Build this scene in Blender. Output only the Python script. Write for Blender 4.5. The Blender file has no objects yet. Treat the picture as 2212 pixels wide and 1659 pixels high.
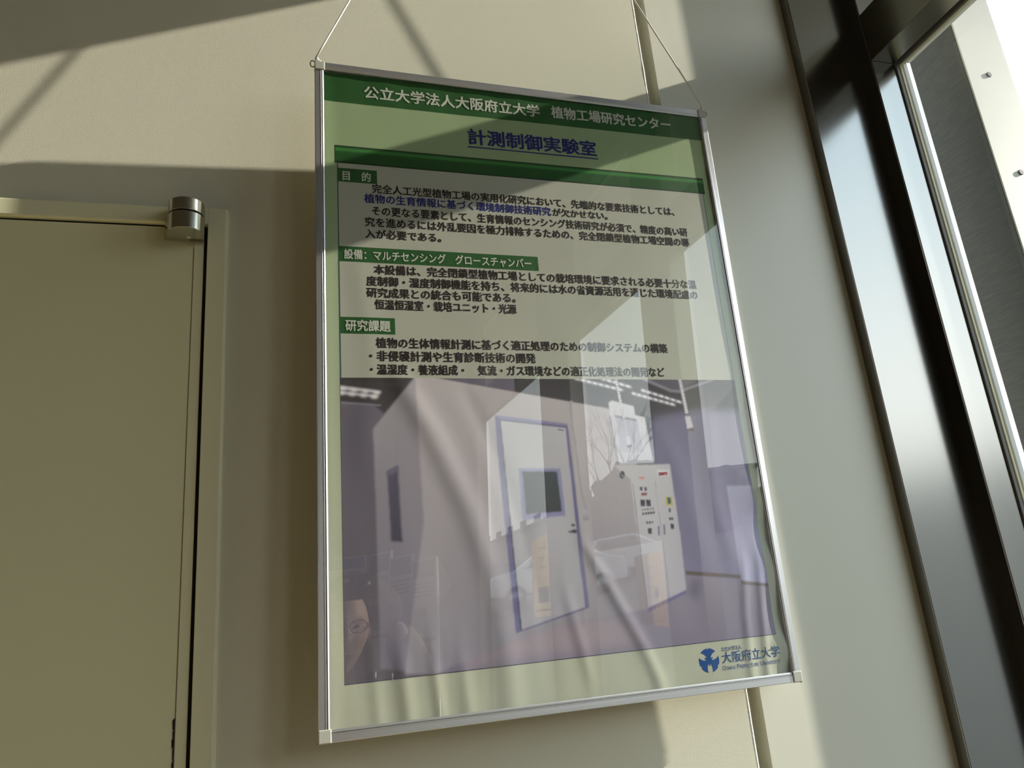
import bpy, bmesh, math, random
import numpy as np
from mathutils import Vector, Matrix, noise

S = bpy.context.scene
COL = S.collection
random.seed(7)

# ------------------------------------------------------------------ camera
CAM = Vector((-0.326155, -0.946131, -0.315348))
YAW, PITCH, ROLL, FPX = 0.291273, 0.294185, -0.094014, 1630.28
fwd = Vector((math.sin(YAW)*math.cos(PITCH), math.cos(YAW)*math.cos(PITCH), math.sin(PITCH)))
r0 = Vector((math.cos(YAW), -math.sin(YAW), 0)); u0 = r0.cross(fwd)
rgt = r0*math.cos(ROLL) + u0*math.sin(ROLL); upv = -r0*math.sin(ROLL) + u0*math.cos(ROLL)
cam = bpy.data.cameras.new('camera'); camo = bpy.data.objects.new('camera', cam); COL.objects.link(camo)
cam.sensor_fit = 'HORIZONTAL'; cam.sensor_width = 36.0; cam.lens = FPX/2212*36.0; cam.clip_start = 0.02; cam.clip_end = 600
M = Matrix((rgt, upv, -fwd)).transposed().to_4x4(); M.translation = CAM
camo.matrix_world = M
S.camera = camo

# ------------------------------------------------------------------ sky, sun, exposure
W = bpy.data.worlds.new('sky'); S.world = W; W.use_nodes = True
nt = W.node_tree; nt.nodes.clear()
wo = nt.nodes.new('ShaderNodeOutputWorld'); bg = nt.nodes.new('ShaderNodeBackground')
tc = nt.nodes.new('ShaderNodeTexCoord'); sp = nt.nodes.new('ShaderNodeSeparateXYZ'); cr = nt.nodes.new('ShaderNodeValToRGB')
nt.links.new(tc.outputs['Generated'], sp.inputs[0]); nt.links.new(sp.outputs['Z'], cr.inputs[0])
e = cr.color_ramp.elements
e[0].position = 0.0; e[0].color = (0.92, 0.93, 0.90, 1)
e[1].position = 1.0; e[1].color = (0.34, 0.52, 0.70, 1)
for pos, c in ((0.18, (0.93, 0.96, 0.95)), (0.45, (0.60, 0.72, 0.80)), (0.7, (0.42, 0.56, 0.66))):
    q = e.new(pos); q.color = (*c, 1)
nt.links.new(cr.outputs[0], bg.inputs[0]); bg.inputs[1].default_value = 3.4
nt.links.new(bg.outputs[0], wo.inputs[0])

SUN = Vector((6.85, -1.0, 2.86)).normalized()
sl = bpy.data.lights.new('sun', 'SUN'); sl.energy = 7.6; sl.angle = math.radians(0.53); sl.color = (1.0, 0.93, 0.80)
so = bpy.data.objects.new('sun', sl); COL.objects.link(so); so.rotation_euler = SUN.to_track_quat('Z', 'Y').to_euler()
so.location = (6, -2, 4)

vs = S.view_settings; vs.view_transform = 'Standard'; vs.look = 'None'; vs.exposure = 0.38; vs.gamma = 1.0; vs.use_curve_mapping = False
S.cycles.use_denoising = True
S.cycles.max_bounces = 10; S.cycles.diffuse_bounces = 6; S.cycles.glossy_bounces = 5; S.cycles.transparent_max_bounces = 16
S.cycles.sample_clamp_indirect = 6.0
S.cycles.caustics_reflective = False; S.cycles.caustics_refractive = False

# ------------------------------------------------------------------ helpers
def lin(c):
    return tuple((x/255/12.92 if x/255 <= 0.04045 else ((x/255+0.055)/1.055)**2.4) for x in c)

def mat(name, col, rough=0.6, metal=0.0, spec=0.5, bump=None, noise_col=None, aniso=None):
    m = bpy.data.materials.new(name); m.use_nodes = True
    t = m.node_tree; b = t.nodes['Principled BSDF']
    b.inputs['Base Color'].default_value = (*col, 1); b.inputs['Roughness'].default_value = rough
    b.inputs['Metallic'].default_value = metal; b.inputs['Specular IOR Level'].default_value = spec
    co = t.nodes.new('ShaderNodeTexCoord')
    if noise_col:
        sc, amt = noise_col
        mp = t.nodes.new('ShaderNodeMapping'); mp.inputs['Scale'].default_value = sc if isinstance(sc, tuple) else (sc,)*3
        n = t.nodes.new('ShaderNodeTexNoise'); n.inputs['Detail'].default_value = 4; n.inputs['Scale'].default_value = 1
        t.links.new(co.outputs['Object'], mp.inputs[0]); t.links.new(mp.outputs[0], n.inputs[0])
        mx = t.nodes.new('ShaderNodeMix'); mx.data_type = 'RGBA'
        mx.inputs[6].default_value = (*[c*(1-amt) for c in col], 1); mx.inputs[7].default_value = (*[min(1, c*(1+amt)) for c in col], 1)
        t.links.new(n.outputs['Fac'], mx.inputs[0]); t.links.new(mx.outputs[2], b.inputs['Base Color'])
    if bump:
        sc, dist = bump
        mp = t.nodes.new('ShaderNodeMapping'); mp.inputs['Scale'].default_value = sc if isinstance(sc, tuple) else (sc,)*3
        n = t.nodes.new('ShaderNodeTexNoise'); n.inputs['Detail'].default_value = 3; n.inputs['Scale'].default_value = 1
        bp = t.nodes.new('ShaderNodeBump'); bp.inputs['Distance'].default_value = dist; bp.inputs['Strength'].default_value = 1
        t.links.new(co.outputs['Object'], mp.inputs[0]); t.links.new(mp.outputs[0], n.inputs[0])
        t.links.new(n.outputs['Fac'], bp.inputs['Height']); t.links.new(bp.outputs[0], b.inputs['Normal'])
    if aniso is not None:
        b.inputs['Anisotropic'].default_value = aniso
    return m

def clear_sheet(name, ior, boost, tint, cap=1.0):
    """thin clear sheet: transmits, mirrors with Fresnel on both faces"""
    m = bpy.data.materials.new(name); m.use_nodes = True; t = m.node_tree; t.nodes.clear()
    o = t.nodes.new('ShaderNodeOutputMaterial'); mx = t.nodes.new('ShaderNodeMixShader')
    tr = t.nodes.new('ShaderNodeBsdfTransparent'); tr.inputs[0].default_value = (*tint, 1)
    gl = t.nodes.new('ShaderNodeBsdfGlossy'); gl.inputs['Roughness'].default_value = 0.0
    g = t.nodes.new('ShaderNodeNewGeometry'); dt = t.nodes.new('ShaderNodeVectorMath'); dt.operation = 'DOT_PRODUCT'
    t.links.new(g.outputs['Incoming'], dt.inputs[0]); t.links.new(g.outputs['Normal'], dt.inputs[1])
    def mth(op, a, b=None):
        n = t.nodes.new('ShaderNodeMath'); n.operation = op
        for k, q in enumerate((a, b)):
            if q is None: continue
            if isinstance(q, float): n.inputs[k].default_value = q
            else: t.links.new(q, n.inputs[k])
        return n.outputs[0]
    f0 = ((ior-1)/(ior+1))**2
    c = mth('ABSOLUTE', dt.outputs['Value'])
    r = mth('ADD', mth('MULTIPLY', mth('POWER', mth('SUBTRACT', 1.0, c), 5.0), 1-f0), f0)      # one face
    both = mth('DIVIDE', mth('MULTIPLY', r, 2.0), mth('ADD', r, 1.0))                            # two faces of a thin sheet
    fac = mth('MINIMUM', mth('MULTIPLY', both, boost), cap); t.links.new(fac, mx.inputs[0])
    t.links.new(tr.outputs[0], mx.inputs[1]); t.links.new(gl.outputs[0], mx.inputs[2]); t.links.new(mx.outputs[0], o.inputs[0])
    return m

class MB:
    def __init__(self): self.bm = bmesh.new()
    def box(self, x0, x1, y0, y1, z0, z1, mtx=None, bevel=0, mi=0):
        b = bmesh.new()
        bmesh.ops.create_cube(b, size=1, matrix=Matrix.Translation(((x0+x1)/2, (y0+y1)/2, (z0+z1)/2)) @ Matrix.Diagonal((x1-x0, y1-y0, z1-z0, 1)))
        if bevel: bmesh.ops.bevel(b, geom=list(b.edges), offset=bevel, segments=2, affect='EDGES', profile=0.5)
        if mtx: bmesh.ops.transform(b, matrix=mtx, verts=b.verts)
        self._add(b, mi); return self
    def _add(self, b, mi=0):
        for f in b.faces: f.material_index = mi
        me = bpy.data.meshes.new('t'); b.to_mesh(me); b.free(); self.bm.from_mesh(me); bpy.data.meshes.remove(me)
    def prism(self, pts, axis, a0, a1, mtx=None, bevel=0, mi=0):
        """closed outline pts extruded along axis (0,1,2) from a0 to a1"""
        b = bmesh.new()
        def P(p, a):
            q = [p[0], p[1]]; q.insert(axis, a); return q
        lo = [b.verts.new(P(p, a0)) for p in pts]; hi = [b.verts.new(P(p, a1)) for p in pts]
        b.faces.new(lo); b.faces.new(hi[::-1])
        n = len(pts)
        for i in range(n): b.faces.new((lo[i], hi[i], hi[(i+1) % n], lo[(i+1) % n]))
        bmesh.ops.recalc_face_normals(b, faces=b.faces)
        if bevel: bmesh.ops.bevel(b, geom=list(b.edges), offset=bevel, segments=2, affect='EDGES', profile=0.5)
        if mtx: bmesh.ops.transform(b, matrix=mtx, verts=b.verts)
        self._add(b, mi); return self
    def tube(self, pts, rad, seg=8, mi=0, closed=False):
        b = bmesh.new(); pts = [Vector(p) for p in pts]; rings = []
        rads = rad if isinstance(rad, (list, tuple)) else [rad]*len(pts)
        for i, p in enumerate(pts):
            if closed: d = pts[(i+1) % len(pts)] - pts[i-1]
            else: d = pts[min(i+1, len(pts)-1)] - pts[max(i-1, 0)]
            d.normalize()
            a = d.cross(Vector((0, 0, 1)) if abs(d.z) < .9 else Vector((1, 0, 0))).normalized(); c = d.cross(a)
            rings.append([b.verts.new(p + rads[i]*(a*math.cos(k*2*math.pi/seg) + c*math.sin(k*2*math.pi/seg))) for k in range(seg)])
        m = len(rings)
        for i in range(m if closed else m-1):
            A, B = rings[i], rings[(i+1) % m]
            for k in range(seg): b.faces.new((A[k], A[(k+1) % seg], B[(k+1) % seg], B[k]))
        if not closed: b.faces.new(rings[0]); b.faces.new(rings[-1])
        bmesh.ops.recalc_face_normals(b, faces=b.faces)
        for f in b.faces: f.smooth = True
        self._add(b, mi); return self
    def ball(self, c, r, seg=14, mi=0, mtx=None):
        b = bmesh.new(); rr = r if isinstance(r, (list, tuple)) else (r, r, r)
        bmesh.ops.create_uvsphere(b, u_segments=seg, v_segments=seg//2+2, radius=1, matrix=Matrix.Translation(c) @ (mtx or Matrix()) @ Matrix.Diagonal((*rr, 1)))
        for f in b.faces: f.smooth = True
        self._add(b, mi); return self
    def build(self, name, mats, parent=None, smooth_angle=None):
        me = bpy.data.meshes.new(name); self.bm.to_mesh(me); self.bm.free()
        return link(name, me, mats, parent)

def link(name, me, mats, parent=None):
    for m in (mats if isinstance(mats, (list, tuple)) else [mats]): me.materials.append(m)
    o = bpy.data.objects.new(name, me); COL.objects.link(o)
    if parent: o.parent = parent
    return o
def tag(o, label=None, cat=None, group=None, kind=None):
    if label: o['label'] = label
    if cat: o['category'] = cat
    if group: o['group'] = group
    if kind: o['kind'] = kind
    return o
def thing(name, label, cat, loc=(0, 0, 0), group=None, mtx=None):
    o = bpy.data.objects.new(name, None); COL.objects.link(o); o.empty_display_size = .05
    if mtx is not None: o.matrix_world = mtx
    else: o.location = loc
    return tag(o, label, cat, group)
def copy_tree(o, parent=None):
    c = o.copy(); COL.objects.link(c)
    if parent: c.parent = parent
    for ch in [k for k in bpy.data.objects if k.parent == o]: copy_tree(ch, c)
    return c

# ------------------------------------------------------------------ materials
M_wall = mat('plaster', (0.80, 0.77, 0.63), 0.75, spec=0.25, bump=(800, 0.00017), noise_col=(7, 0.02))
M_wallr = mat('plaster_smooth', (0.82, 0.80, 0.68), 0.50, spec=0.9, bump=((60, 60, 14), 0.00012))
M_room = mat('room_paint', (0.36, 0.33, 0.26), 0.85)
M_floor = mat('floor_tile', (0.42, 0.32, 0.19), 0.5, noise_col=(3, .1))
M_ceil = mat('ceiling_board', (0.22, 0.21, 0.18), 0.9, noise_col=(30, .05))
M_caulk = mat('caulk', (0.86, 0.85, 0.80), 0.6, bump=(260, .0012))
M_door = mat('door_paint', (0.86, 0.83, 0.55), 0.35, spec=0.4)
M_jamb = mat('door_frame_paint', (0.86, 0.83, 0.58), 0.35, spec=0.4)
M_gap = mat('gap_shade_chip_black', (0.006, 0.005, 0.007), 0.8)  # near-black stands in for shade inside open gaps; paint chips share it
M_steel = mat('brushed_steel', (0.27, 0.265, 0.255), 0.20, metal=1.0)
M_steel_d = mat('frame_steel', (0.30, 0.285, 0.23), 0.22, metal=1.0)
M_hinge = mat('satin_nickel', (0.55, 0.53, 0.45), 0.24, metal=1.0, bump=((30, 30, 1500), 0.00003))
M_alu = mat('anodised_aluminium', (0.64, 0.64, 0.66), 0.36, metal=0.85, bump=((500, 500, 500), 0.00002))
M_cap = mat('grey_plastic', (0.50, 0.50, 0.44), 0.4, spec=0.5)
M_cord = mat('white_cord', (0.85, 0.84, 0.80), 0.8, bump=(900, .0006))
M_glass = clear_sheet('window_glass', 1.5, 1.0, (0.93, 0.96, 0.95))
M_acryl = clear_sheet('acrylic', 1.49, 1.05, (0.985, 0.99, 0.985), 0.30)
M_gasket = mat('gasket_grey', (0.16, 0.16, 0.15), 0.6)
M_bead = mat('glazing_bead', (0.70, 0.66, 0.42), 0.4)
M_ext = mat('exterior_metal_pale', (0.80, 0.79, 0.75), 0.5, noise_col=((3, 3, 14), .06))
M_colshade = mat('column_shade_side', (0.046, 0.043, 0.030), 0.55, spec=0.25, noise_col=((6, 30, 220), .5))  # shade on the column's inner side is put into this dark colour
M_bolt = mat('bolt_grey', (0.05, 0.05, 0.06), 0.6)
M_backer = mat('backing_board', (0.55, 0.55, 0.5), 0.8)

def ink_mat():
    m = bpy.data.materials.new('printed_ink'); m.use_nodes = True; t = m.node_tree; b = t.nodes['Principled BSDF']
    a = t.nodes.new('ShaderNodeAttribute'); a.attribute_name = 'ink'
    t.links.new(a.outputs['Color'], b.inputs['Base Color']); b.inputs['Roughness'].default_value = 0.55; b.inputs['Specular IOR Level'].default_value = 0.25
    return m
M_ink = ink_mat()

# ------------------------------------------------------------------ the room
GT = lambda x0, z0, x1, z1: (lambda z: x0 + (x1-x0)*(z-z0)/(z1-z0))
gl_ = GT(0.2364, 0.495, 0.2332, -0.48)      # left lip of the joint between the wall panels
gr_ = GT(0.2613, 0.495, 0.2560, -0.48)      # right lip
FLOOR, CEIL = -1.90, 1.30
LEAN = 0.003                                 # the window assembly leans by this much per metre
def wall_piece(name, xl0, xl1, xr0, xr1, m):
    b = MB(); pts = [(xl0, FLOOR), (xr0, FLOOR), (xr1, CEIL), (xl1, CEIL)]
    b.prism(pts, 1, 0.0, 0.15); return tag(b.build(name, m), kind='structure')
wall_piece('wall_back', -3.0, -3.0, gl_(FLOOR), gl_(CEIL), M_wall)
wall_piece('wall_right', gr_(FLOOR), gr_(CEIL), 0.549, 0.549, M_wallr)
b = MB(); b.prism([(gl_(FLOOR)-.02, FLOOR), (gr_(FLOOR)+.02, FLOOR), (gr_(CEIL)+.02, CEIL), (gl_(CEIL)-.02, CEIL)], 1, 0.026, 0.05)
tag(b.build('trim_1', M_wallr), kind='structure')
# ragged sealant bead along the left lip of the joint
b = MB(); pts = []; rad = []
for i in range(161):
    z = FLOOR + (CEIL-FLOOR)*i/160
    pts.append((gl_(z)+0.0022+0.0012*(noise.noise((0, 0, z*17))), 0.0026, z)); rad.append(0.0028+0.0008*noise.noise((3, 1, z*31)))
b.tube(pts, rad, 8); tag(b.build('trim_2', M_caulk), kind='structure')

b = MB(); b.box(-3.1, 1.0, -4.35, 0.15, FLOOR-.1, FLOOR); tag(b.build('floor', M_floor), kind='structure')
b = MB(); b.box(-3.1, 0.80, -4.35, 0.15, CEIL, CEIL+.1); tag(b.build('ceiling', M_ceil), kind='structure')
b = MB(); b.box(-3.1, -3.0, -4.35, 0.15, FLOOR, CEIL); tag(b.build('wall_left', M_room), kind='structure')
b = MB(); b.box(-3.1, 1.0, -4.35, -4.25, FLOOR, CEIL); tag(b.build('wall_front', M_room), kind='structure')

# ------------------------------------------------------------------ glazed wall on the right
def lean(o):
    o.rotation_euler = (0, math.atan(LEAN), 0); return o
XI, XG = 0.6665, 0.716          # inner edge and glass line of the frame
YJ, YT = -0.0495, -0.0205         # jamb front edge, cladding strip face
ZT0, ZT1, ZH = 0.573, 0.672, 1.014
ZS = -1.75
root = thing('window_1', None, None); del_ = None
tag(root, kind='structure'); lean(root)
b = MB(); b.box(0.5435, XI+.02, YT, 0.12, FLOOR, CEIL, bevel=0.0012); b.build('cladding_strip', M_steel, root)
b = MB(); b.box(XI, XG, YJ, YT+.01, FLOOR, CEIL, bevel=0.0018); b.build('jamb', M_steel, root)
b = MB(); b.box(XI, XG, -4.25, YJ, ZT0, ZT1, bevel=0.0010); b.build('transom', M_steel_d, root)
b = MB(); b.box(XI, XG, -4.25, YJ, ZH, CEIL, bevel=0.0010); b.build('head', M_steel_d, root)
b = MB(); b.box(XI, XG, -4.25, YJ, FLOOR, ZS, bevel=0.0010); b.build('sill', M_steel_d, root)
MULL_AND_BLOCK = [(-0.905, -0.755), (-1.665, -1.41), (-4.25, -2.43)]  # last entry is a solid block added to cut skylight from the far bay
for y0, y1 in MULL_AND_BLOCK:
    b = MB(); b.box(XI-.0, XG, y0, y1, ZS, ZT0, bevel=0.001); b.box(XI, XG, y0, y1, ZT1, ZH, bevel=0.001); b.build('mullion_and_block', M_steel_d, root)
bays = [(-0.755, YJ), (-1.41, -0.905), (-2.43, -1.665)]
for y0, y1 in bays:
    for z0, z1 in ((ZS, ZT0), (ZT1, ZH)):
        b = MB(); v = [b.bm.verts.new(q) for q in ((0.727, y0, z0), (0.727, y1, z0), (0.727, y1, z1), (0.727, y0, z1))]; b.bm.faces.new(v)
        b.build('pane', M_glass, root)
# seals beside the first lower pane
b = MB(); b.box(XG, XG+.007, YJ-.003, YJ+.012, ZS, ZT0+.004, bevel=.001); b.box(XG+.0065, XG+.010, -0.755, YJ, ZT0-.003, ZT0+.006); b.build('gasket', M_gasket, root)
b = MB(); b.box(XG+.0075, XG+.0125, YJ-.004, YJ+.010, ZS, ZT0+.002, bevel=.0012); b.box(XG+.010, XG+.0165, -0.755, YJ, ZT0-.004, ZT0+.010); b.build('glazing_bead', M_bead, root)
b = MB(); b.box(XG+.0150, XG+.026, YJ-.004, 0.06, ZS, CEIL, bevel=.002); b.box(XG+.017, XG+.035, -4.25, YJ, ZT0+.004, ZT1, bevel=.002); b.build('outer_cover', M_ext, root)
b = MB(); b.box(XG+.0, 0.80, -4.3, 0.15, ZH+.085, CEIL); o = tag(b.build('wall_outer', M_ext), kind='structure')

# canopy over the glazing outside
M_soffit = mat('soffit_grey', (0.46, 0.42, 0.33), .8)
b = MB(); b.box(0.74, 1.62, -5.0, 2.2, 1.445, 1.56, bevel=.01); tag(b.build('ceiling_canopy', M_soffit), kind='structure')
M_colsunlit = mat('column_sunlit_face', (0.42, 0.41, 0.36), 0.5, noise_col=((3, 3, 14), .06))  # pale colour carries the sunlight on the column's front face
# steel columns outside the glass
def column(x0, x1, y0, y1, label):
    t = thing('steel_column', label, 'column', (0, 0, FLOOR), 'clad columns outside the glass')
    h = 3.6
    b = MB(); b.box(x0, x1, y0+.0015, y1, 0, h, bevel=.0015); b.build('shaft', M_colshade, t)
    b = MB(); b.box(x0+.0006, x1+.002, y0, y0+.004, 0, h, bevel=.001); b.build('sunlit_face', M_colsunlit, t)  # thin front layer that holds the painted sunlit tone
    for k in range(16):
        z = 0.344+1.90 + (k-9)*0.206
        c = MB(); c.prism([(x0+.050+.0052*math.cos(a*math.pi/3), z+.0052*math.sin(a*math.pi/3)) for a in range(6)], 1, y0-.0022, y0+.001); c.build('bolt', M_bolt, t)
    return t
column(0.852, 0.957, -0.074, 0.032, 'steel column with shade-darkened side and sun-paled bolted face outside the corner pane')
column(0.852, 0.955, -1.22, -1.13, 'steel column outside the glass behind the second glazing upright, seen reflected')
column(0.852, 0.955, -2.08, -1.99, 'steel column outside the third glazed bay, seen reflected')

# ------------------------------------------------------------------ door on the left
t = thing('door_1', None, None); tag(t, kind='structure')
FZ, FX = 0.2258, -0.4100        # top and right edge of the frame
DX = -0.4425
LN = lambda z: 0.003*(z-0.2)      # slight rake of the uprights
def upright(x0, x1, z0, z1, y0, y1, m, name, par, bevel=0.0):
    b = MB(); b.prism([(x0+LN(z0), z0), (x1+LN(z0), z0), (x1+LN(z1), z1), (x0+LN(z1), z1)], 1, y0, y1, bevel=bevel); return b.build(name, m, par)
HB = 0.2015                       # underside of the head
b = MB()
b.prism([(-1.40, HB), (FX-.004, HB), (FX-.004, FZ), (-1.40, FZ)], 1, -0.0084, 0.004, bevel=0.0024)
b.build('frame_head', M_jamb, t)
upright(-0.4350, FX-.003, FLOOR, FZ-.0005, -0.0086, 0.004, M_jamb, 'frame_upright', t, bevel=0.0008)
upright(FX-.0065, FX, FLOOR, FZ, -0.0072, 0.004, M_jamb, 'edge_bead', t, bevel=0.0028)
upright(-0.4395, -0.4345, FLOOR, 0.205, -0.0006, 0.003, M_gap, 'door_gap', t)
b = MB(); b.box(-1.38, -0.437, -0.0005, 0.003, HB-.006, HB+.002); b.build('head_gap', M_gap, t)
leaf = upright(-1.35, -0.4395, FLOOR+.01, 0.1985, -0.0035, 0.003, M_door, 'door_leaf', t, bevel=0.0014)
# folded seam of the leaf skin and chipped paint along it
M_seam = mat('seam_brown', (0.22, 0.15, 0.09), 0.7)
upright(-0.4518, -0.4510, FLOOR+.02, 0.170, -0.0038, -0.002, M_seam, 'leaf_seam', leaf)
upright(-0.4510, -0.4402, FLOOR+.02, 0.176, -0.0041, -0.002, M_jamb, 'edge_fold', leaf, bevel=.0006)
b = MB(); 
for z0, z1, w in ((-0.402, -0.389, .0022), (-0.412, -0.401, .0016), (-0.418, -0.411, .0024), (-0.432, -0.417, .0012), (-0.445, -0.43, .0015)):
    x = -0.4518+LN((z0+z1)/2); b.prism([(x, z0), (x+.0004, z1), (x-w, (z0+z1)/2+.004), (x-w*.8, (z0+z1)/2-.005)], 1, -0.0042, -0.002)
b.build('paint_chip', M_gap, leaf)
# pivot hinge: two D-shaped knuckles
hz = HB-.0025
hg = thing('door_hinge', 'satin nickel pivot hinge knuckles at top right corner of beige door', 'hinge', (-0.4590, 0, hz))
def knuckle(z0, z1, name, y_back, fl):
    r, cy = 0.0216, -0.0250
    pts = []
    for k in range(25):
        a = math.pi - k*math.pi/24
        pts.append((r*math.cos(a), cy - r*math.sin(a)*0.95))
    pts += [(r-.001, y_back), (-r-.006*fl, y_back), (-r-.006*fl, y_back-.006)]
    b = MB(); b.prism(pts, 2, z0, z1, bevel=0.0008); return b.build(name, M_hinge, hg)
knuckle(0.0030, 0.0202, 'upper_knuckle', -0.0075, 0.4)
lk = knuckle(-0.0225, 0.0010, 'lower_knuckle', -0.0070, 0.8)
b = MB(); b.tube([(0, -0.0245, 0.0005), (0, -0.0245, 0.0035)], 0.0170, 20); b.build('pivot_gap', M_gap, hg)
b = MB(); b.tube([(0.003, -0.0170, -0.0232), (0.003, -0.0170, -0.0215)], 0.0030, 12); b.build('grub_screw', M_alu, lk)
b = MB(); b.box(0.002, 0.0195, -0.0105, -0.0068, -0.0250, -0.0215, bevel=.0004); b.build('leaf_lip', M_hinge, lk)

# ------------------------------------------------------------------ the hanging poster
PO = Vector((-0.004239, -0.051500, -0.429219))
EX = Vector((0.999294, 0.036280, -0.009743)); EZ = Vector((0.009876, -0.003490, 0.999945)); EY = Vector((-0.036244, 0.999336, 0.003846))
PM = Matrix((EX, EY, EZ)).transposed().to_4x4(); PM.translation = PO
HW, HH = 0.3030, 0.8585
TW = 0.005                                    # the light frame is slightly twisted: corners stand off by +-5 mm
poster = thing('hanging_poster', 'tall green and white display poster under clear sheet in thin silver frame', 'poster', mtx=PM)

# frame rails: stepped aluminium section; s runs from the outer edge inwards, y<0 is towards the viewer
RW = 0.0122
PROF = [(0, 0.0005), (0.0006, 0.0), (0.0076, 0.0), (0.0079, -0.0003), (0.0082, -0.0003), (0.0091, 0.0007), (0.0098, 0.0007), (0.0100, -0.0004), (0.0103, -0.0004), (0.0116, 0.0010), (RW, 0.0012), (RW, 0.0028), (RW-.001, 0.0028), (RW-.001, 0.0086), (0, 0.0086)]
CC = 0.0130
def rail(axis, side):
    b = MB()
    if axis == 'v':
        pts = [(side*(HW-s), y) for s, y in PROF]; b.prism(pts, 2, CC, HH-CC)
    else:
        base = 0.0 if side < 0 else HH
        pts = [(y, base - side*s) for s, y in PROF]; b.prism(pts, 0, -HW+CC, HW-CC)
    return b.build('frame_rail', M_alu, poster)
rail('v', -1); rail('v', 1); rail('h', -1); rail('h', 1)
for sx in (-1, 1):
    for z0 in (0, HH-CC):
        x = sx*(HW-CC/2)
        b = MB(); b.box(x-CC/2-.0004, x+CC/2+.0004, -0.0012, 0.0084, z0-.0004, z0+CC+.0004, bevel=0.0012)
        if z0 == 0: b.ball((sx*(HW+.0002), 0.004, -0.0004), (.0014, .0025, .0014), 10)
        c = b.build('corner_cap', M_cap, poster)
def sheet(x0, x1, y0, y1, z0, z1, n=48):
    b = MB()
    for y in sorted({y0, y1}):
        V = [[b.bm.verts.new((x0+(x1-x0)*i/n, y, z0+(z1-z0)*j/n)) for j in range(n+1)] for i in range(n+1)]
        for i in range(n):
            for j in range(n): b.bm.faces.new((V[i][j], V[i+1][j], V[i+1][j+1], V[i][j+1])).smooth = True
    return b
sheet(-HW+.002, HW-.002, 0.0078, 0.0086, .002, HH-.002).build('back_board', M_backer, poster)
sheet(-HW+.0105, HW-.0105, .0011, .0011, .0105, HH-.0105).build('clear_cover', M_acryl, poster)

# ---- the paper and its folds (mm in, metres out)
FOLDS = [  # path points (u, v mm), half width mm, height mm (towards the viewer)
    ([(-205, 405), (-165, 330), (-125, 235), (-100, 150), (-92, 75), (-90, 10)], 17, 1.15),
    ([(-120, 385), (-85, 300), (-58, 200), (-45, 120), (-40, 30)], 12, -0.35),
    ([(20, 190), (55, 120), (85, 60), (100, 20)], 9, 0.8),
    ([(-10, 130), (0, 80), (10, 30)], 8, 0.5),
    ([(-215, 90), (-208, 20)], 9, 0.75), ([(-178, 80), (-172, 16)], 7, 0.75), ([(-145, 70), (-140, 14)], 8, 0.5),
    ([(-245, 90), (-240, 16)], 8, 0.45),
    ([(245, 150), (236, 90), (232, 20)], 7, 0.75), ([(268, 150), (262, 90), (256, 20)], 6, 0.75),
    ([(150, 330), (175, 250), (190, 160)], 18, 0.4), ([(225, 360), (215, 240), (230, 150)], 14, 0.5),
    ([(-250, 560), (-235, 420), (-250, 300)], 16, 0.35),
]
def paper_y(u, v):
    """depth of the paper (metres, + is away from the viewer) for numpy arrays of mm"""
    u = np.asarray(u, float); v = np.asarray(v, float); d = np.zeros_like(u)
    for path, w, h in FOLDS:
        P = np.array(path, float); o = np.argsort(P[:, 1])
        uc = np.interp(v, P[o, 1], P[o, 0]); lo, hi = P[o[0], 1], P[o[-1], 1]
        fade = 1/(1+np.exp(-(v-lo+8)/10)) / (1+np.exp((v-hi)/14)) if lo > 25 else 1/(1+np.exp((v-hi)/14))
        d -= 1.5*h*fade*np.exp(-((u-uc)/w)**2)
    low = 1/(1+np.exp((v-250)/70))
    d += low*(0.16*np.sin(u/11.0+v/60+1.0)*np.sin(v/55+.5+u/80) + 0.22*np.sin(u/21+v/140))
    d += 0.10*np.sin(u/40+1.3)*np.sin(v/70) + 0.05*np.sin(u/17+v/29)
    top = 1/(1+np.exp(-(v-800)/9)); d += top*0.22*np.sin(u/10+.5*np.sin(u/37))
    edge = np.exp(-((u-290)/16)**2)
    d += edge*(2.3*np.clip(1.15-v/560, 0.1, 1)*np.sin(v/(9+v/45)+.6*np.sin(v/31)) + 0.2)
    edge2 = np.exp(-((u+292)/10)**2); d += edge2*(-0.8)
    y = 3.6 + d
    return np.clip(y, 1.7, 6.4)/1000

def settle(U, V):
    """the printing sits a little askew on the sheet"""
    return U, V - np.interp(V, [0, 58, 415, 535, 670, 733, 801, 860], [.5, .5, 2.5, 2.5, 2, 1.5, .4, 0]) + 2.9*U/280

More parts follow.
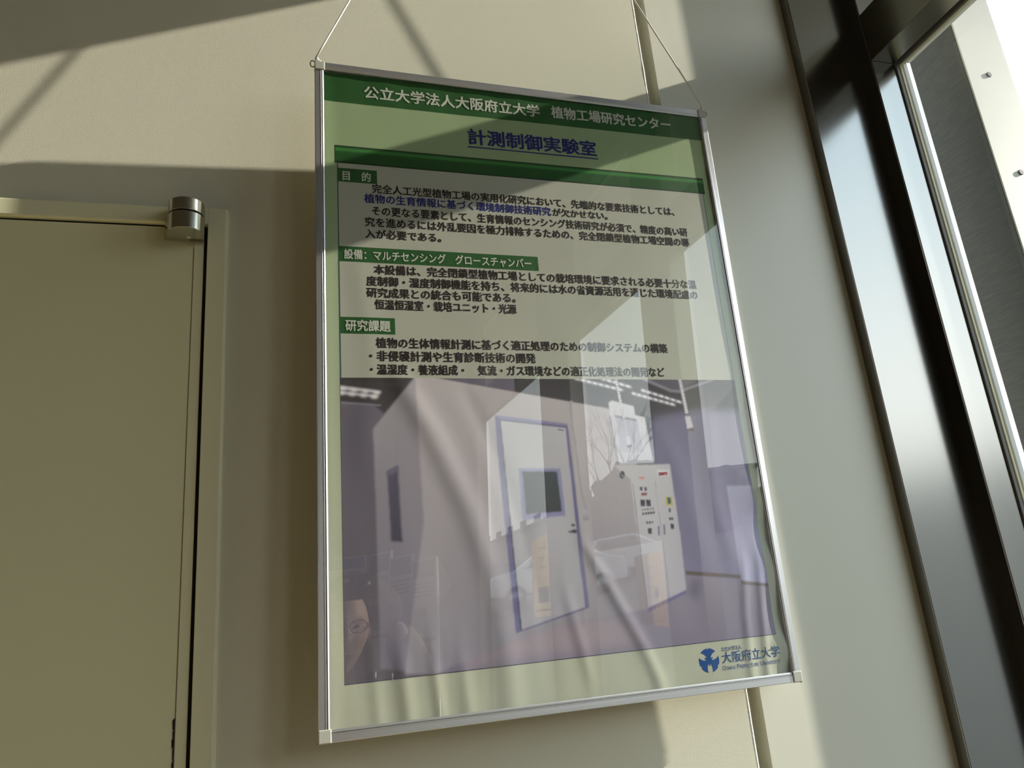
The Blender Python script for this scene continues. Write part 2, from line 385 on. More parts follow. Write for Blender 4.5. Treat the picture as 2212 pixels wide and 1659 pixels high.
def grid_mesh(name, u0, u1, v0, v1, cell, off, colour, parent, warp=None):
    """a printed layer that follows the paper; colour(u, v) -> linear rgb arrays"""
    nu = max(1, int(round((u1-u0)/cell))); nv = max(1, int(round((v1-v0)/cell)))
    U, V = np.meshgrid(np.linspace(u0, u1, nu+1), np.linspace(v0, v1, nv+1))
    U0, V0 = U, V
    if name != 'paper_sheet': U, V = settle(U, V)
    Y = paper_y(U, V) - off/1000
    co = np.stack([U/1000, Y, V/1000], -1).reshape(-1, 3)
    i = np.arange((nu+1)*(nv+1)).reshape(nv+1, nu+1)
    q = np.stack([i[:-1, :-1], i[:-1, 1:], i[1:, 1:], i[1:, :-1]], -1).reshape(-1, 4)
    me = bpy.data.meshes.new(name)
    me.vertices.add(len(co)); me.vertices.foreach_set('co', co.ravel())
    me.loops.add(q.size); me.loops.foreach_set('vertex_index', q.ravel())
    me.polygons.add(len(q)); me.polygons.foreach_set('loop_start', np.arange(0, q.size, 4)); me.polygons.foreach_set('loop_total', np.full(len(q), 4))
    me.update(); me.polygons.foreach_set('use_smooth', np.ones(len(q), bool))
    c = np.ones((len(co), 4), np.float32); c[:, :3] = np.broadcast_to(np.asarray(colour(U0.ravel(), V0.ravel()), float).reshape(-1, 3) if not isinstance(colour, tuple) else np.array(colour), (len(co), 3))
    a = me.color_attributes.new('ink', 'FLOAT_COLOR', 'POINT'); a.data.foreach_set('color', c.ravel())
    return link(name, me, M_ink, parent)

def paint_const(me, col):
    c = np.ones((len(me.vertices), 4), np.float32); c[:, :3] = col
    a = me.color_attributes.new('ink', 'FLOAT_COLOR', 'POINT'); a.data.foreach_set('color', c.ravel())

GREEN = (0.030, 0.125, 0.030); NAVY = (0.022, 0.026, 0.20); BLACK = (0.030, 0.018, 0.020); WHITE = (0.74, 0.75, 0.66); LOGO = (0.012, 0.085, 0.33)
def bgcol(u, v):
    k = np.clip((v-120)/560, 0, 1)[:, None]
    return np.array((0.60, 0.61, 0.49))*(1-k) + np.array((0.42, 0.54, 0.30))*k
paper = grid_mesh('paper_sheet', -293, 293, 10, HH*1000-10, 2.5, 0.0, bgcol, poster)
grid_mesh('header_band', -293, 293, 801.5, HH*1000-10, 2.5, 0.07, GREEN, paper)
grid_mesh('text_panel', -274.3, 277.5, 406, 707, 2.5, 0.07, (0.57, 0.57, 0.485), paper)
def barcol(u, v):
    k = np.clip((v-706)/27, 0, 1); c = np.zeros((len(u), 3)); c[:] = (0.022, 0.105, 0.024)
    hi = np.exp(-((k-.80)/.09)**2)[:, None]; c += hi*np.array((0.05, 0.20, 0.05)); c[(k < .08) | (k > .96)] = (0.02, 0.05, 0.02)
    c[(u < -276) | (u > 279.5)] = (0.012, 0.04, 0.02)
    return c
grid_mesh('title_bar', -277.5, 281, 706.5, 733.5, 1.5, 0.14, barcol, paper)
for n_, (a, b_, c, d) in enumerate(((-274.2, -222.8, 678.5, 699), (-274.2, -4.8, 562.5, 584), (-274.2, -206.2, 464, 486.2))):
    grid_mesh('heading_box', a, b_, c, d, 2.0, 0.14, GREEN, paper)
LINE = (0.05, 0.13, 0.16)
for a, b_, c, d in ((-274.8, -273.6, 405, 707), (276.6, 277.6, 406, 707)):
    grid_mesh('panel_outline', a, b_, c, d, 1.2 if d-c < 5 else 2.0, 0.14, LINE, paper)

def text(s, u0, u1, vc, h, col, bold=0.02, name='printed_text', off=0.24, font_scale=1.0, small_caps=False):
    """one printed line: left edge u0, right edge u1, centre height vc, glyph height h (mm)"""
    cu = bpy.data.curves.new(name, 'FONT'); cu.body = s; cu.size = 1.0; cu.resolution_u = 2; cu.fill_mode = 'FRONT'
    if small_caps:
        cu.small_caps_scale = 0.78
        for k, ch in enumerate(s): cu.body_format[k].use_small_caps = ch.islower()
    o = bpy.data.objects.new('t', cu); COL.objects.link(o)
    dg = bpy.context.evaluated_depsgraph_get(); dg.update()
    me = bpy.data.meshes.new_from_object(o.evaluated_get(dg), depsgraph=dg)
    bpy.data.objects.remove(o); bpy.data.curves.remove(cu)
    if bold:                                        # heavy weight: the outline laid down around itself
        bm = bmesh.new(); r = bold*1.6
        for k in range(7):
            n0 = len(bm.verts); bm.from_mesh(me); bm.verts.ensure_lookup_table()
            dx, dy = (0, 0) if k == 6 else (r*math.cos(k*math.pi/3), r*.8*math.sin(k*math.pi/3))
            for v in bm.verts[n0:]: v.co.x += dx; v.co.y += dy; v.co.z = k*0.000012
        bm.to_mesh(me); bm.free()
    co = np.empty(len(me.vertices)*3); me.vertices.foreach_get('co', co); co = co.reshape(-1, 3)
    x0, x1 = co[:, 0].min(), co[:, 0].max(); y0, y1 = np.percentile(co[:, 1], [0, 100])
    U = u0 + (co[:, 0]-x0)/(x1-x0)*(u1-u0); V = vc + (co[:, 1]-(y0+y1)/2)/(y1-y0)*h
    U, V = settle(U, V)
    if 'head' in name or 'letter' in name: off += 0.12     # printed over another layer of ink
    co = np.stack([U/1000, paper_y(U, V)-off/1000-co[:, 2], V/1000], -1); me.vertices.foreach_set('co', co.ravel()); me.update()
    me.name = name; me.materials.clear(); paint_const(me, col)
    return link(name, me, M_ink, paper)

text('公立大学法人大阪府立大学', -237, 21, 822.5, 21.5, WHITE, 0.018, 'header_text')
text('植物工場研究センター', 39, 239, 824, 21.5, WHITE, 0.018, 'header_text')
text('計測制御実験室', -92.5, 106, 767.5, 26.5, NAVY, 0.019, 'title_text')
grid_mesh('title_underline', -93.5, 107, 749.6, 751.6, 1.0, 0.20, NAVY, paper)
text('目　的', -268, -231, 688, 14.5, WHITE, 0.018, 'heading_text')
text('設備：マルチセンシング　グロースチャンバー', -268, -15, 573, 14.5, WHITE, 0.016, 'heading_text')
text('研究課題', -268, -212, 475, 15.5, WHITE, 0.018, 'heading_text')
LH = 14.2
text('完全人工光型植物工場の実用化研究において、先端的な要素技術としては、', -230, 222, 671.5, LH, BLACK)
text('植物の生育情報に基づく環境制御技術研究', -240.5, 22.3, 656.3, LH, NAVY)
text('が欠かせない。', 24.4, 110.3, 656.0, LH*.93, BLACK)
text('その更なる要素として、生育情報のセンシング技術研究が必須で、精度の高い研', -231, 239, 638.3, LH, BLACK)
text('究を進めるには外乱要因を極力排除するための、完全閉鎖型植物工場空間の導', -240.5, 239.5, 621.4, LH, BLACK)
text('入が必要である。', -240.5, -139.6, 604, LH*.95, BLACK)
text('本設備は、完全閉鎖型植物工場としての栽培環境に要求される必要十分な温', -230.7, 240.2, 553.3, LH, BLACK)
text('度制御・湿度制御機能を持ち、将来的には水の省資源活用を通じた環境配慮の', -240.5, 239.5, 536.7, LH, BLACK)
text('研究成果との統合も可能である。', -240.9, -42.3, 520.6, LH, BLACK)
text('恒温恒湿室・栽培ユニット・光源', -230.9, -42.3, 504.5, LH, BLACK)
text('植物の生体情報計測に基づく適正処理のための制御システムの構築', -231, 177, 452.6, LH, BLACK)
text('・非侵襲計測や生育診断技術の開発', -239.5, -21.5, 435, LH, BLACK)
text('・温湿度・養液組成・　気流・ガス環境などの適正化処理法の開発など', -239, 167.3, 417.4, LH, BLACK)
text('公立大学法人', 192.5, 222, 47.6, 5.2, LOGO, 0.004, 'logo_text')
text('大阪府立大学', 191.5, 278, 37.4, 13.5, LOGO, 0.004, 'logo_text')
text('Osaka Prefecture University', 190.3, 277, 25.2, 5.4, LOGO, 0.0, 'logo_text', small_caps=True)

# university emblem: disc with three leaf-shaped openings, small notches at the rim
def emblem(cu, cv, R):
    cell = 0.22; n = int(2*R/cell)+2; verts = {}; me_v = []; faces = []
    def inside(x, y):
        r = math.hypot(x, y)
        if r > R: return False
        for a in (270, 30, 150):
            t = math.radians(a); ax = x*math.cos(t)+y*math.sin(t); pe = -x*math.sin(t)+y*math.cos(t)
            k = (ax-0.26*R)/(0.80*R)
            if 0 < k:
                half = 0.255*R*math.sqrt(max(0, math.sin(math.pi*min(k*.80+.04, 1))))
                stem = abs(pe) < 0.06*R and ax < 0.44*R
                if abs(pe) < half and not stem: return False
            t2 = t+math.pi; ax = x*math.cos(t2)+y*math.sin(t2); pe = -x*math.sin(t2)+y*math.cos(t2)
            if ax > 0.86*R and abs(pe) < (ax-0.86*R)*0.55: return False
        return True
    def V(i, j):
        if (i, j) not in verts:
            u, v = cu-R+i*cell, cv-R+j*cell
            verts[(i, j)] = len(me_v); me_v.append((u, v))
        return verts[(i, j)]
    for i in range(n):
        for j in range(n):
            if inside(-R+(i+.5)*cell, -R+(j+.5)*cell): faces.append((V(i, j), V(i+1, j), V(i+1, j+1), V(i, j+1)))
    a = np.array(me_v); a = np.stack(settle(a[:, 0], a[:, 1]), -1); co = np.stack([a[:, 0]/1000, paper_y(a[:, 0], a[:, 1])-.00015, a[:, 1]/1000], -1)
    me = bpy.data.meshes.new('logo_emblem'); me.from_pydata(co.tolist(), [], faces); paint_const(me, LOGO); link('logo_emblem', me, M_ink, paper)
emblem(172.6, 36.2, 14.4)

# ---- the printed photograph of the growth chamber: flat areas of ink, painted back to front
PH=[
((112,104,124),(104,96,108),0,[(0,0),(0,1000),(400,1000),(400,0)]),
((60,52,56),(70,62,64),2,[(-5,1005),(-1,915),(68,904),(93,868),(166,1006),(200,1005)]),
((74,66,62),None,3,[(8,990),(25,988),(27,976),(11,978)]),
((74,66,62),None,3,[(31,987),(48,985),(50,973),(34,975)]),
((74,66,62),None,3,[(54,984),(71,982),(73,970),(57,972)]),
((74,66,62),None,3,[(78,982),(95,980),(97,967),(81,970)]),
((74,66,62),None,3,[(101,979),(119,977),(121,965),(104,967)]),
((74,66,62),None,3,[(125,976),(143,974),(145,962),(128,964)]),
((235,228,240),None,2,[(1,970),(88,950),(87,943),(1,958)]),
((225,218,235),None,2,[(1,951),(82,934),(81,927),(1,941)]),
((255,255,245),None,3,[(-1,967),(11,964),(11,954),(-1,957)]),
((255,255,245),None,3,[(-4,951),(7,949),(7,938),(-4,941)]),
((255,255,245),None,3,[(23,961),(35,958),(35,948),(23,951)]),
((255,255,245),None,3,[(19,946),(30,944),(30,933),(19,936)]),
((255,255,245),None,3,[(48,955),(59,953),(59,943),(47,946)]),
((255,255,245),None,3,[(43,941),(54,939),(54,928),(43,931)]),
((255,255,245),None,3,[(72,950),(84,947),(83,937),(72,940)]),
((255,255,245),None,3,[(66,936),(78,934),(78,923),(66,926)]),
((150,142,158),None,1,[(1,912),(87,900),(87,896),(1,906)]),
((58,50,54),(78,72,82),2,[(402,1004),(397,910),(633,879),(796,830),(927,876),(1019,1006)]),
((128,122,158),(140,134,176),10,[(745,840),(799,856),(896,876),(1018,862),(1010,-10),(560,-10),(723,601)]),
((92,84,100),None,3,[(731,1001),(894,1002),(831,947)]),
((150,143,160),None,2,[(731,1001),(808,949),(833,946),(940,1000),(928,1000),(833,955),(812,958),(748,1001)]),
((190,186,200),None,2,[(554,1008),(680,960),(678,951),(552,998)]),
((255,255,252),None,1,[(554,1007),(564,1003),(563,996),(554,999)]),
((255,255,252),None,1,[(570,1001),(579,997),(579,990),(569,993)]),
((255,255,252),None,1,[(585,995),(595,991),(594,984),(585,987)]),
((255,255,252),None,1,[(601,989),(610,985),(610,978),(600,981)]),
((255,255,252),None,1,[(616,983),(626,979),(626,972),(616,975)]),
((255,255,252),None,1,[(632,977),(642,973),(641,965),(632,969)]),
((255,255,252),None,1,[(648,971),(658,967),(657,959),(647,963)]),
((255,255,252),None,1,[(664,965),(674,961),(673,953),(663,957)]),
((190,186,200),None,2,[(623,1008),(704,972),(701,963),(621,999)]),
((255,255,252),None,1,[(623,1008),(633,1003),(632,995),(623,1000)]),
((255,255,252),None,1,[(639,1000),(649,996),(648,988),(639,992)]),
((255,255,252),None,1,[(655,993),(665,988),(664,981),(655,985)]),
((255,255,252),None,1,[(671,986),(681,981),(681,973),(671,978)]),
((255,255,252),None,1,[(687,978),(698,974),(697,966),(687,970)]),
((190,186,200),None,2,[(729,962),(839,907),(837,899),(726,952)]),
((255,255,252),None,1,[(729,961),(738,956),(738,948),(728,953)]),
((255,255,252),None,1,[(744,953),(754,948),(753,941),(744,945)]),
((255,255,252),None,1,[(760,946),(770,941),(769,933),(759,938)]),
((255,255,252),None,1,[(776,938),(786,933),(785,925),(775,930)]),
((255,255,252),None,1,[(792,930),(801,925),(801,917),(791,922)]),
((255,255,252),None,1,[(807,922),(817,917),(816,910),(807,914)]),
((255,255,252),None,1,[(823,914),(833,910),(832,902),(822,907)]),
((190,186,200),None,2,[(702,949),(819,898),(816,889),(699,939)]),
((255,255,252),None,1,[(702,948),(711,944),(710,936),(701,940)]),
((255,255,252),None,1,[(716,942),(725,938),(724,930),(716,934)]),
((255,255,252),None,1,[(731,935),(740,932),(739,924),(730,928)]),
((255,255,252),None,1,[(745,929),(754,925),(754,917),(745,921)]),
((255,255,252),None,1,[(760,923),(769,919),(768,911),(759,915)]),
((255,255,252),None,1,[(775,916),(784,912),(783,905),(774,909)]),
((255,255,252),None,1,[(789,910),(798,906),(798,898),(789,902)]),
((255,255,252),None,1,[(804,904),(813,900),(813,892),(803,896)]),
((150,140,160),(132,122,150),3,[(155,8),(157,74),(426,107),(426,121),(672,135),(781,241),(1020,172),(1010,-10),(250,-10)]),
((168,150,162),None,14,[(234,38),(426,125),(608,125),(653,19),(234,12)]),
((112,92,84),None,1,[(780,256),(927,224),(929,210),(781,241)]),
((112,98,100),None,1,[(925,204),(1003,185),(1001,172),(926,189)]),
((170,168,205),(165,165,205),2,[(927,565),(999,561),(1010,231),(1004,184),(926,204)]),
((118,112,140),None,9,[(776,171),(794,223),(819,220),(805,144)]),
((172,164,170),(128,122,146),2,[(164,1002),(68,814),(70,445),(70,34),(174,4),(174,488),(166,940)]),
((206,196,194),(150,144,160),2,[(164,1004),(197,1003),(476,924),(636,879),(689,656),(672,135),(425,104),(174,-1),(117,12),(170,488)]),
((218,206,200),None,1,[(197,1004),(476,925),(633,881),(633,878),(476,921),(197,1000)]),
((92,86,112),(76,70,94),2,[(95,664),(119,683),(122,440),(124,423),(98,428),(99,443)]),
((112,106,140),None,2,[(95,664),(119,683),(120,664),(96,647)]),
((122,116,172),(98,92,150),1,[(345,859),(521,823),(523,807),(529,158),(355,98),(346,683)]),
((148,142,190),None,1,[(345,859),(521,823),(522,815),(356,844)]),
((204,203,206),(176,174,184),1,[(357,841),(516,809),(519,161),(368,107)]),
((52,46,86),None,1,[(356,842),(358,842),(369,106),(366,106)]),
((52,46,86),None,1,[(356,843),(518,811),(518,808),(356,840)]),
((150,152,200),(140,140,192),1,[(391,661),(493,655),(495,482),(392,475)]),
((70,82,86),(58,64,70),1,[(400,648),(484,644),(487,498),(401,493)]),
((90,86,92),None,0,[(496,804),(511,800),(511,796),(496,800)]),
((70,62,110),None,1,[(360,490),(364,489),(363,445),(358,446)]),
((60,54,84),None,1,[(507,451),(516,450),(515,442),(506,443)]),
((60,54,84),None,1,[(497,426),(507,428),(508,431),(518,430),(518,418),(508,419),(497,422)]),
((176,168,176),None,1,[(533,908),(538,915),(542,910),(538,897),(537,811),(540,578),(547,499),(540,498),(535,581),(532,811)]),
((150,142,158),None,1,[(536,811),(537,811),(540,578),(548,499),(546,499),(538,578)]),
((186,180,190),(150,144,160),1,[(535,498),(552,495),(550,461),(536,462)]),
((222,222,226),(206,208,222),1,[(635,906),(644,914),(701,891),(702,855),(727,846),(735,664),(643,662),(634,850)]),
((150,148,172),None,1,[(633,850),(636,850),(643,662),(639,662)]),
((186,186,206),(196,196,214),1,[(648,856),(705,838),(713,705),(651,710)]),
((140,138,166),None,1,[(648,856),(705,838),(705,830),(648,846)]),
((214,212,212),(186,182,196),1,[(629,660),(778,658),(780,380),(776,186),(672,137),(670,300),(668,409),(668,604)]),
((150,146,160),None,0,[(672,588),(674,588),(672,300),(673,135),(670,135),(669,300)]),
((166,162,176),None,0,[(732,601),(733,601),(731,231),(729,165),(726,166),(729,231)]),
((110,104,160),None,1,[(672,137),(776,188),(775,175),(672,123)]),
((72,68,84),None,0,[(655,623),(654,617),(652,612),(650,609),(647,608),(644,609),(642,613),(641,618),(641,623),(642,629),(644,634),(646,637),(649,638),(652,637),(654,633),(655,628)]),
((190,190,200),None,0,[(641,634),(649,634),(649,632),(641,633)]),
((190,190,200),None,0,[(643,629),(651,628),(651,627),(643,628)]),
((190,190,200),None,0,[(644,624),(652,623),(652,622),(644,622)]),
((190,190,200),None,0,[(646,619),(654,618),(654,617),(646,617)]),
((190,190,200),None,0,[(647,614),(655,613),(655,611),(647,612)]),
((255,110,60),None,0,[(692,613),(695,613),(695,605),(692,605)]),
((255,110,60),None,0,[(697,613),(700,612),(700,605),(696,605)]),
((255,110,60),None,0,[(701,612),(705,612),(704,604),(701,604)]),
((86,80,96),None,0,[(690,574),(697,574),(696,560),(690,560)]),
((86,80,96),None,0,[(702,574),(708,573),(708,559),(701,559)]),
((160,60,80),None,0,[(692,552),(707,551),(706,541),(691,542)]),
((60,56,70),None,0,[(687,527),(699,525),(698,501),(686,502)]),
((70,70,110),None,0,[(688,509),(698,508),(697,503),(688,504)]),
((60,56,70),None,0,[(702,526),(714,524),(713,500),(701,501)]),
((70,70,110),None,0,[(702,508),(712,507),(712,502),(702,502)]),
((120,116,130),None,0,[(692,488),(692,487),(691,486),(690,485),(689,485),(688,485),(688,486),(687,487),(687,489),(687,490),(688,491),(689,492),(690,492),(691,492),(692,491),(692,490)]),
((70,62,78),None,0,[(693,473),(693,472),(692,470),(691,469),(690,469),(688,469),(688,470),(687,472),(687,474),(688,476),(688,477),(689,478),(691,479),(692,478),(692,477),(693,475)]),
((120,116,130),None,0,[(699,489),(699,488),(698,486),(697,486),(696,485),(695,486),(694,486),(694,488),(694,489),(694,491),(695,492),(696,493),(697,493),(698,493),(698,492),(699,490)]),
((70,62,78),None,0,[(700,474),(700,472),(699,470),(698,470),(697,469),(696,470),(695,471),(694,472),(694,474),(694,476),(695,478),(696,479),(698,479),(699,479),(700,478),(700,476)]),
((120,116,130),None,0,[(706,490),(706,488),(705,487),(704,486),(703,486),(702,486),(701,487),(701,488),(701,490),(701,492),(702,493),(703,494),(704,494),(705,493),(705,492),(706,491)]),
((70,62,78),None,0,[(707,475),(707,473),(706,471),(705,470),(704,470),(702,470),(702,472),(701,473),(701,475),(701,477),(702,479),(703,480),(704,480),(706,480),(706,478),(707,477)]),
((120,116,130),None,0,[(713,490),(712,489),(712,488),(711,487),(710,487),(709,487),(708,488),(708,489),(708,491),(708,492),(709,493),(710,494),(711,494),(712,494),(712,493),(713,492)]),
((70,62,78),None,0,[(714,475),(714,473),(713,472),(712,471),(710,470),(709,471),(708,472),(708,474),(708,476),(708,478),(709,479),(710,480),(711,481),(712,480),(713,479),(714,477)]),
((120,116,130),None,0,[(720,491),(720,490),(719,488),(718,487),(717,487),(716,488),(715,488),(715,490),(715,491),(715,493),(716,494),(717,495),(718,495),(719,495),(719,494),(720,492)]),
((70,62,78),None,0,[(721,476),(720,474),(720,472),(719,471),(717,471),(716,472),(715,473),(715,474),(715,476),(715,478),(716,480),(717,481),(718,481),(720,481),(720,480),(721,478)]),
((90,60,80),None,0,[(700,440),(699,438),(699,436),(698,435),(696,435),(696,436),(695,437),(694,438),(694,441),(695,443),(695,444),(696,446),(698,446),(698,445),(699,444),(700,442)]),
((90,60,80),None,0,[(707,440),(706,438),(706,436),(705,435),(704,434),(703,435),(702,436),(701,438),(701,440),(702,442),(702,444),(704,445),(705,445),(706,445),(706,444),(707,442)]),
((130,124,140),None,0,[(714,441),(713,438),(713,437),(712,436),(710,435),(710,436),(709,437),(708,439),(708,441),(709,443),(709,445),(710,446),(712,446),(712,446),(713,444),(714,443)]),
((70,66,84),None,0,[(697,420),(707,419),(706,398),(696,399)]),
((70,66,84),None,0,[(758,431),(767,430),(766,411),(757,412)]),
((112,106,150),None,0,[(724,426),(728,426),(726,389),(722,390)]),
((112,106,150),None,0,[(739,429),(743,429),(741,392),(737,392)]),
((214,200,60),None,0,[(754,533),(772,531),(771,498),(752,500)]),
((50,110,90),None,0,[(759,530),(768,529),(767,506),(758,506)]),
((70,66,84),None,0,[(759,488),(764,488),(763,474),(758,475)]),
((80,76,92),None,0,[(762,450),(762,448),(761,446),(760,445),(758,444),(757,445),(756,446),(756,448),(756,450),(756,452),(757,454),(758,455),(759,455),(760,455),(761,454),(762,452)]),
((80,76,92),None,0,[(768,449),(768,447),(767,445),(766,444),(764,444),(763,444),(762,446),(762,447),(762,450),(762,452),(763,453),(764,454),(766,455),(767,454),(768,453),(768,451)]),
((232,230,232),None,0,[(742,639),(774,636),(773,612),(741,614)]),
((236,230,234),None,0,[(666,1000),(666,998),(665,997),(664,996),(662,996),(661,996),(660,997),(659,998),(659,1000),(659,1002),(660,1003),(662,1004),(663,1005),(664,1004),(665,1004),(666,1002)]),
((160,152,170),None,0,[(658,995),(666,996),(666,994),(658,992)]),
((236,230,234),None,0,[(667,989),(666,987),(666,986),(664,985),(663,984),(661,985),(660,986),(660,987),(660,989),(660,991),(661,992),(662,993),(664,994),(665,993),(666,992),(667,991)]),
((160,152,170),None,0,[(659,984),(666,985),(666,983),(659,981)]),
((236,230,234),None,0,[(667,978),(667,976),(666,975),(665,974),(663,974),(662,974),(661,975),(660,976),(660,978),(660,980),(661,981),(663,982),(664,983),(666,982),(667,981),(667,980)]),
((160,152,170),None,0,[(660,973),(667,974),(667,972),(659,970)]),
((236,230,234),None,0,[(668,967),(668,965),(667,964),(665,963),(664,962),(662,963),(661,964),(661,965),(661,967),(661,969),(662,970),(663,971),(665,972),(666,971),(667,970),(668,969)]),
((160,152,170),None,0,[(660,962),(668,963),(668,961),(660,959)]),
((236,230,234),None,0,[(668,956),(668,954),(667,953),(666,952),(664,952),(663,952),(662,953),(661,954),(661,956),(662,958),(662,959),(664,960),(665,961),(667,960),(668,959),(668,958)]),
((160,152,170),None,0,[(661,951),(668,952),(668,950),(661,948)]),
((236,230,234),None,0,[(669,945),(669,944),(668,942),(666,941),(665,941),(664,941),(663,942),(662,944),(662,945),(662,947),(663,948),(664,950),(666,950),(667,950),(668,948),(669,947)]),
((160,152,170),None,0,[(661,940),(669,941),(669,939),(661,938)]),
((236,230,234),None,0,[(670,934),(669,932),(668,931),(667,930),(666,930),(664,930),(663,931),(662,932),(662,934),(663,936),(664,938),(665,938),(666,939),(668,938),(669,938),(670,936)]),
((160,152,170),None,0,[(662,929),(669,930),(669,928),(662,927)]),
((236,230,234),None,0,[(670,923),(670,922),(669,920),(668,919),(666,919),(665,919),(664,920),(663,922),(663,923),(663,925),(664,927),(666,928),(667,928),(668,928),(669,927),(670,925)]),
((160,152,170),None,0,[(662,918),(670,920),(670,917),(662,916)]),
((236,230,234),None,0,[(671,912),(670,911),(669,909),(668,908),(667,908),(665,908),(664,909),(664,911),(664,912),(664,914),(665,916),(666,917),(668,917),(669,917),(670,916),(671,914)]),
((160,152,170),None,0,[(663,907),(670,909),(670,906),(663,905)]),
((236,230,234),None,0,[(671,902),(671,900),(670,898),(669,897),(667,897),(666,897),(665,898),(664,900),(664,902),(664,903),(665,905),(667,906),(668,906),(669,906),(670,905),(671,903)]),
((160,152,170),None,0,[(664,896),(671,898),(671,896),(663,894)]),
((236,230,234),None,0,[(672,891),(672,889),(671,888),(669,887),(668,886),(666,887),(665,888),(665,889),(665,891),(665,892),(666,894),(667,895),(669,895),(670,895),(671,894),(672,892)]),
((160,152,170),None,0,[(664,885),(672,887),(671,885),(664,883)]),
((236,230,234),None,0,[(672,880),(672,878),(671,877),(670,876),(668,875),(667,876),(666,877),(665,878),(665,880),(666,882),(666,883),(668,884),(669,884),(671,884),(672,883),(672,882)]),
((160,152,170),None,0,[(665,875),(672,876),(672,874),(665,872)]),
((236,230,234),None,0,[(673,869),(673,867),(672,866),(670,865),(669,865),(668,865),(666,866),(666,868),(666,869),(666,871),(667,872),(668,873),(670,874),(671,873),(672,872),(673,871)]),
((160,152,170),None,0,[(665,864),(673,865),(672,863),(665,862)]),
((236,230,234),None,0,[(674,858),(673,857),(672,855),(671,854),(670,854),(668,854),(667,855),(666,857),(666,858),(667,860),(668,862),(669,863),(670,863),(672,862),(673,862),(674,860)]),
((160,152,170),None,0,[(666,853),(673,855),(673,852),(666,851)]),
((236,230,234),None,0,[(674,848),(674,846),(673,844),(672,843),(670,843),(669,844),(668,844),(667,846),(667,848),(667,849),(668,851),(670,852),(671,852),(672,852),(673,851),(674,849)]),
((160,152,170),None,0,[(666,842),(674,844),(674,842),(666,840)]),
((236,230,234),None,0,[(845,997),(844,996),(843,994),(842,994),(840,993),(838,994),(836,994),(835,996),(835,997),(835,999),(837,1000),(838,1001),(840,1001),(842,1001),(844,1000),(845,999)]),
((160,152,170),None,0,[(834,992),(845,994),(844,992),(834,991)]),
((236,230,234),None,0,[(846,988),(845,986),(844,985),(842,984),(840,984),(838,984),(836,985),(836,986),(835,988),(836,989),(837,991),(839,992),(841,992),(843,992),(844,991),(845,989)]),
((160,152,170),None,0,[(835,983),(845,984),(845,983),(835,981)]),
((236,230,234),None,0,[(846,978),(845,977),(844,975),(842,974),(840,974),(838,974),(837,975),(836,977),(836,978),(836,980),(838,981),(839,982),(841,982),(843,982),(845,981),(846,980)]),
((160,152,170),None,0,[(835,973),(846,975),(845,973),(835,972)]),
((236,230,234),None,0,[(846,969),(846,967),(844,966),(843,965),(841,965),(839,965),(837,966),(836,967),(836,969),(837,970),(838,972),(840,972),(842,973),(844,972),(845,972),(846,970)]),
((160,152,170),None,0,[(836,964),(846,965),(846,964),(835,962)]),
((236,230,234),None,0,[(847,959),(846,958),(845,956),(843,956),(841,955),(839,956),(838,956),(837,958),(836,959),(837,961),(838,962),(840,963),(842,963),(844,963),(846,962),(846,961)]),
((160,152,170),None,0,[(836,954),(846,956),(846,954),(836,952)]),
((236,230,234),None,0,[(847,950),(846,948),(845,947),(844,946),(842,946),(840,946),(838,947),(837,948),(837,950),(837,951),(839,952),(840,953),(842,954),(844,953),(846,952),(847,951)]),
((160,152,170),None,0,[(836,945),(847,946),(846,944),(836,943)]),
((236,230,234),None,0,[(848,940),(847,939),(846,937),(844,936),(842,936),(840,936),(838,937),(838,939),(837,940),(838,942),(839,943),(841,944),(843,944),(845,944),(846,943),(847,942)]),
((160,152,170),None,0,[(837,935),(847,937),(847,935),(837,934)]),
((236,230,234),None,0,[(848,931),(847,929),(846,928),(844,927),(842,927),(840,927),(839,928),(838,929),(838,931),(838,932),(840,934),(841,934),(843,935),(845,934),(847,934),(848,932)]),
((160,152,170),None,0,[(837,926),(848,927),(847,925),(837,924)]),
((236,230,234),None,0,[(848,921),(848,920),(846,918),(845,918),(843,917),(841,918),(839,918),(838,920),(838,921),(839,923),(840,924),(842,925),(844,925),(846,925),(847,924),(848,923)]),
((160,152,170),None,0,[(838,916),(848,918),(848,916),(838,915)]),
((236,230,234),None,0,[(849,912),(848,910),(847,909),(845,908),(843,908),(841,908),(840,909),(839,910),(838,912),(839,913),(840,915),(842,915),(844,916),(846,915),(848,914),(848,913)]),
((160,152,170),None,0,[(838,907),(848,908),(848,906),(838,905)]),
((236,230,234),None,0,[(849,902),(848,901),(847,900),(846,899),(844,898),(842,899),(840,900),(839,901),(839,902),(840,904),(841,905),(842,906),(844,906),(846,906),(848,905),(849,904)]),
((160,152,170),None,0,[(838,898),(849,899),(848,897),(838,896)]),
((236,230,234),None,0,[(850,893),(849,891),(848,890),(846,889),(844,889),(842,889),(840,890),(840,891),(839,893),(840,894),(841,896),(843,896),(845,897),(847,896),(848,896),(849,894)]),
((160,152,170),None,0,[(839,888),(849,890),(849,888),(839,886)]),
((236,230,234),None,0,[(850,883),(849,882),(848,881),(846,880),(844,880),(842,880),(841,881),(840,882),(840,884),(840,885),(842,886),(843,887),(845,887),(847,887),(849,886),(850,885)]),
((160,152,170),None,0,[(839,879),(850,880),(849,878),(839,877)]),
((236,230,234),None,0,[(850,874),(850,872),(848,871),(847,870),(845,870),(843,870),(841,871),(840,873),(840,874),(841,876),(842,877),(844,878),(846,878),(848,878),(849,877),(850,876)]),
((160,152,170),None,0,[(840,870),(850,871),(850,869),(840,868)]),
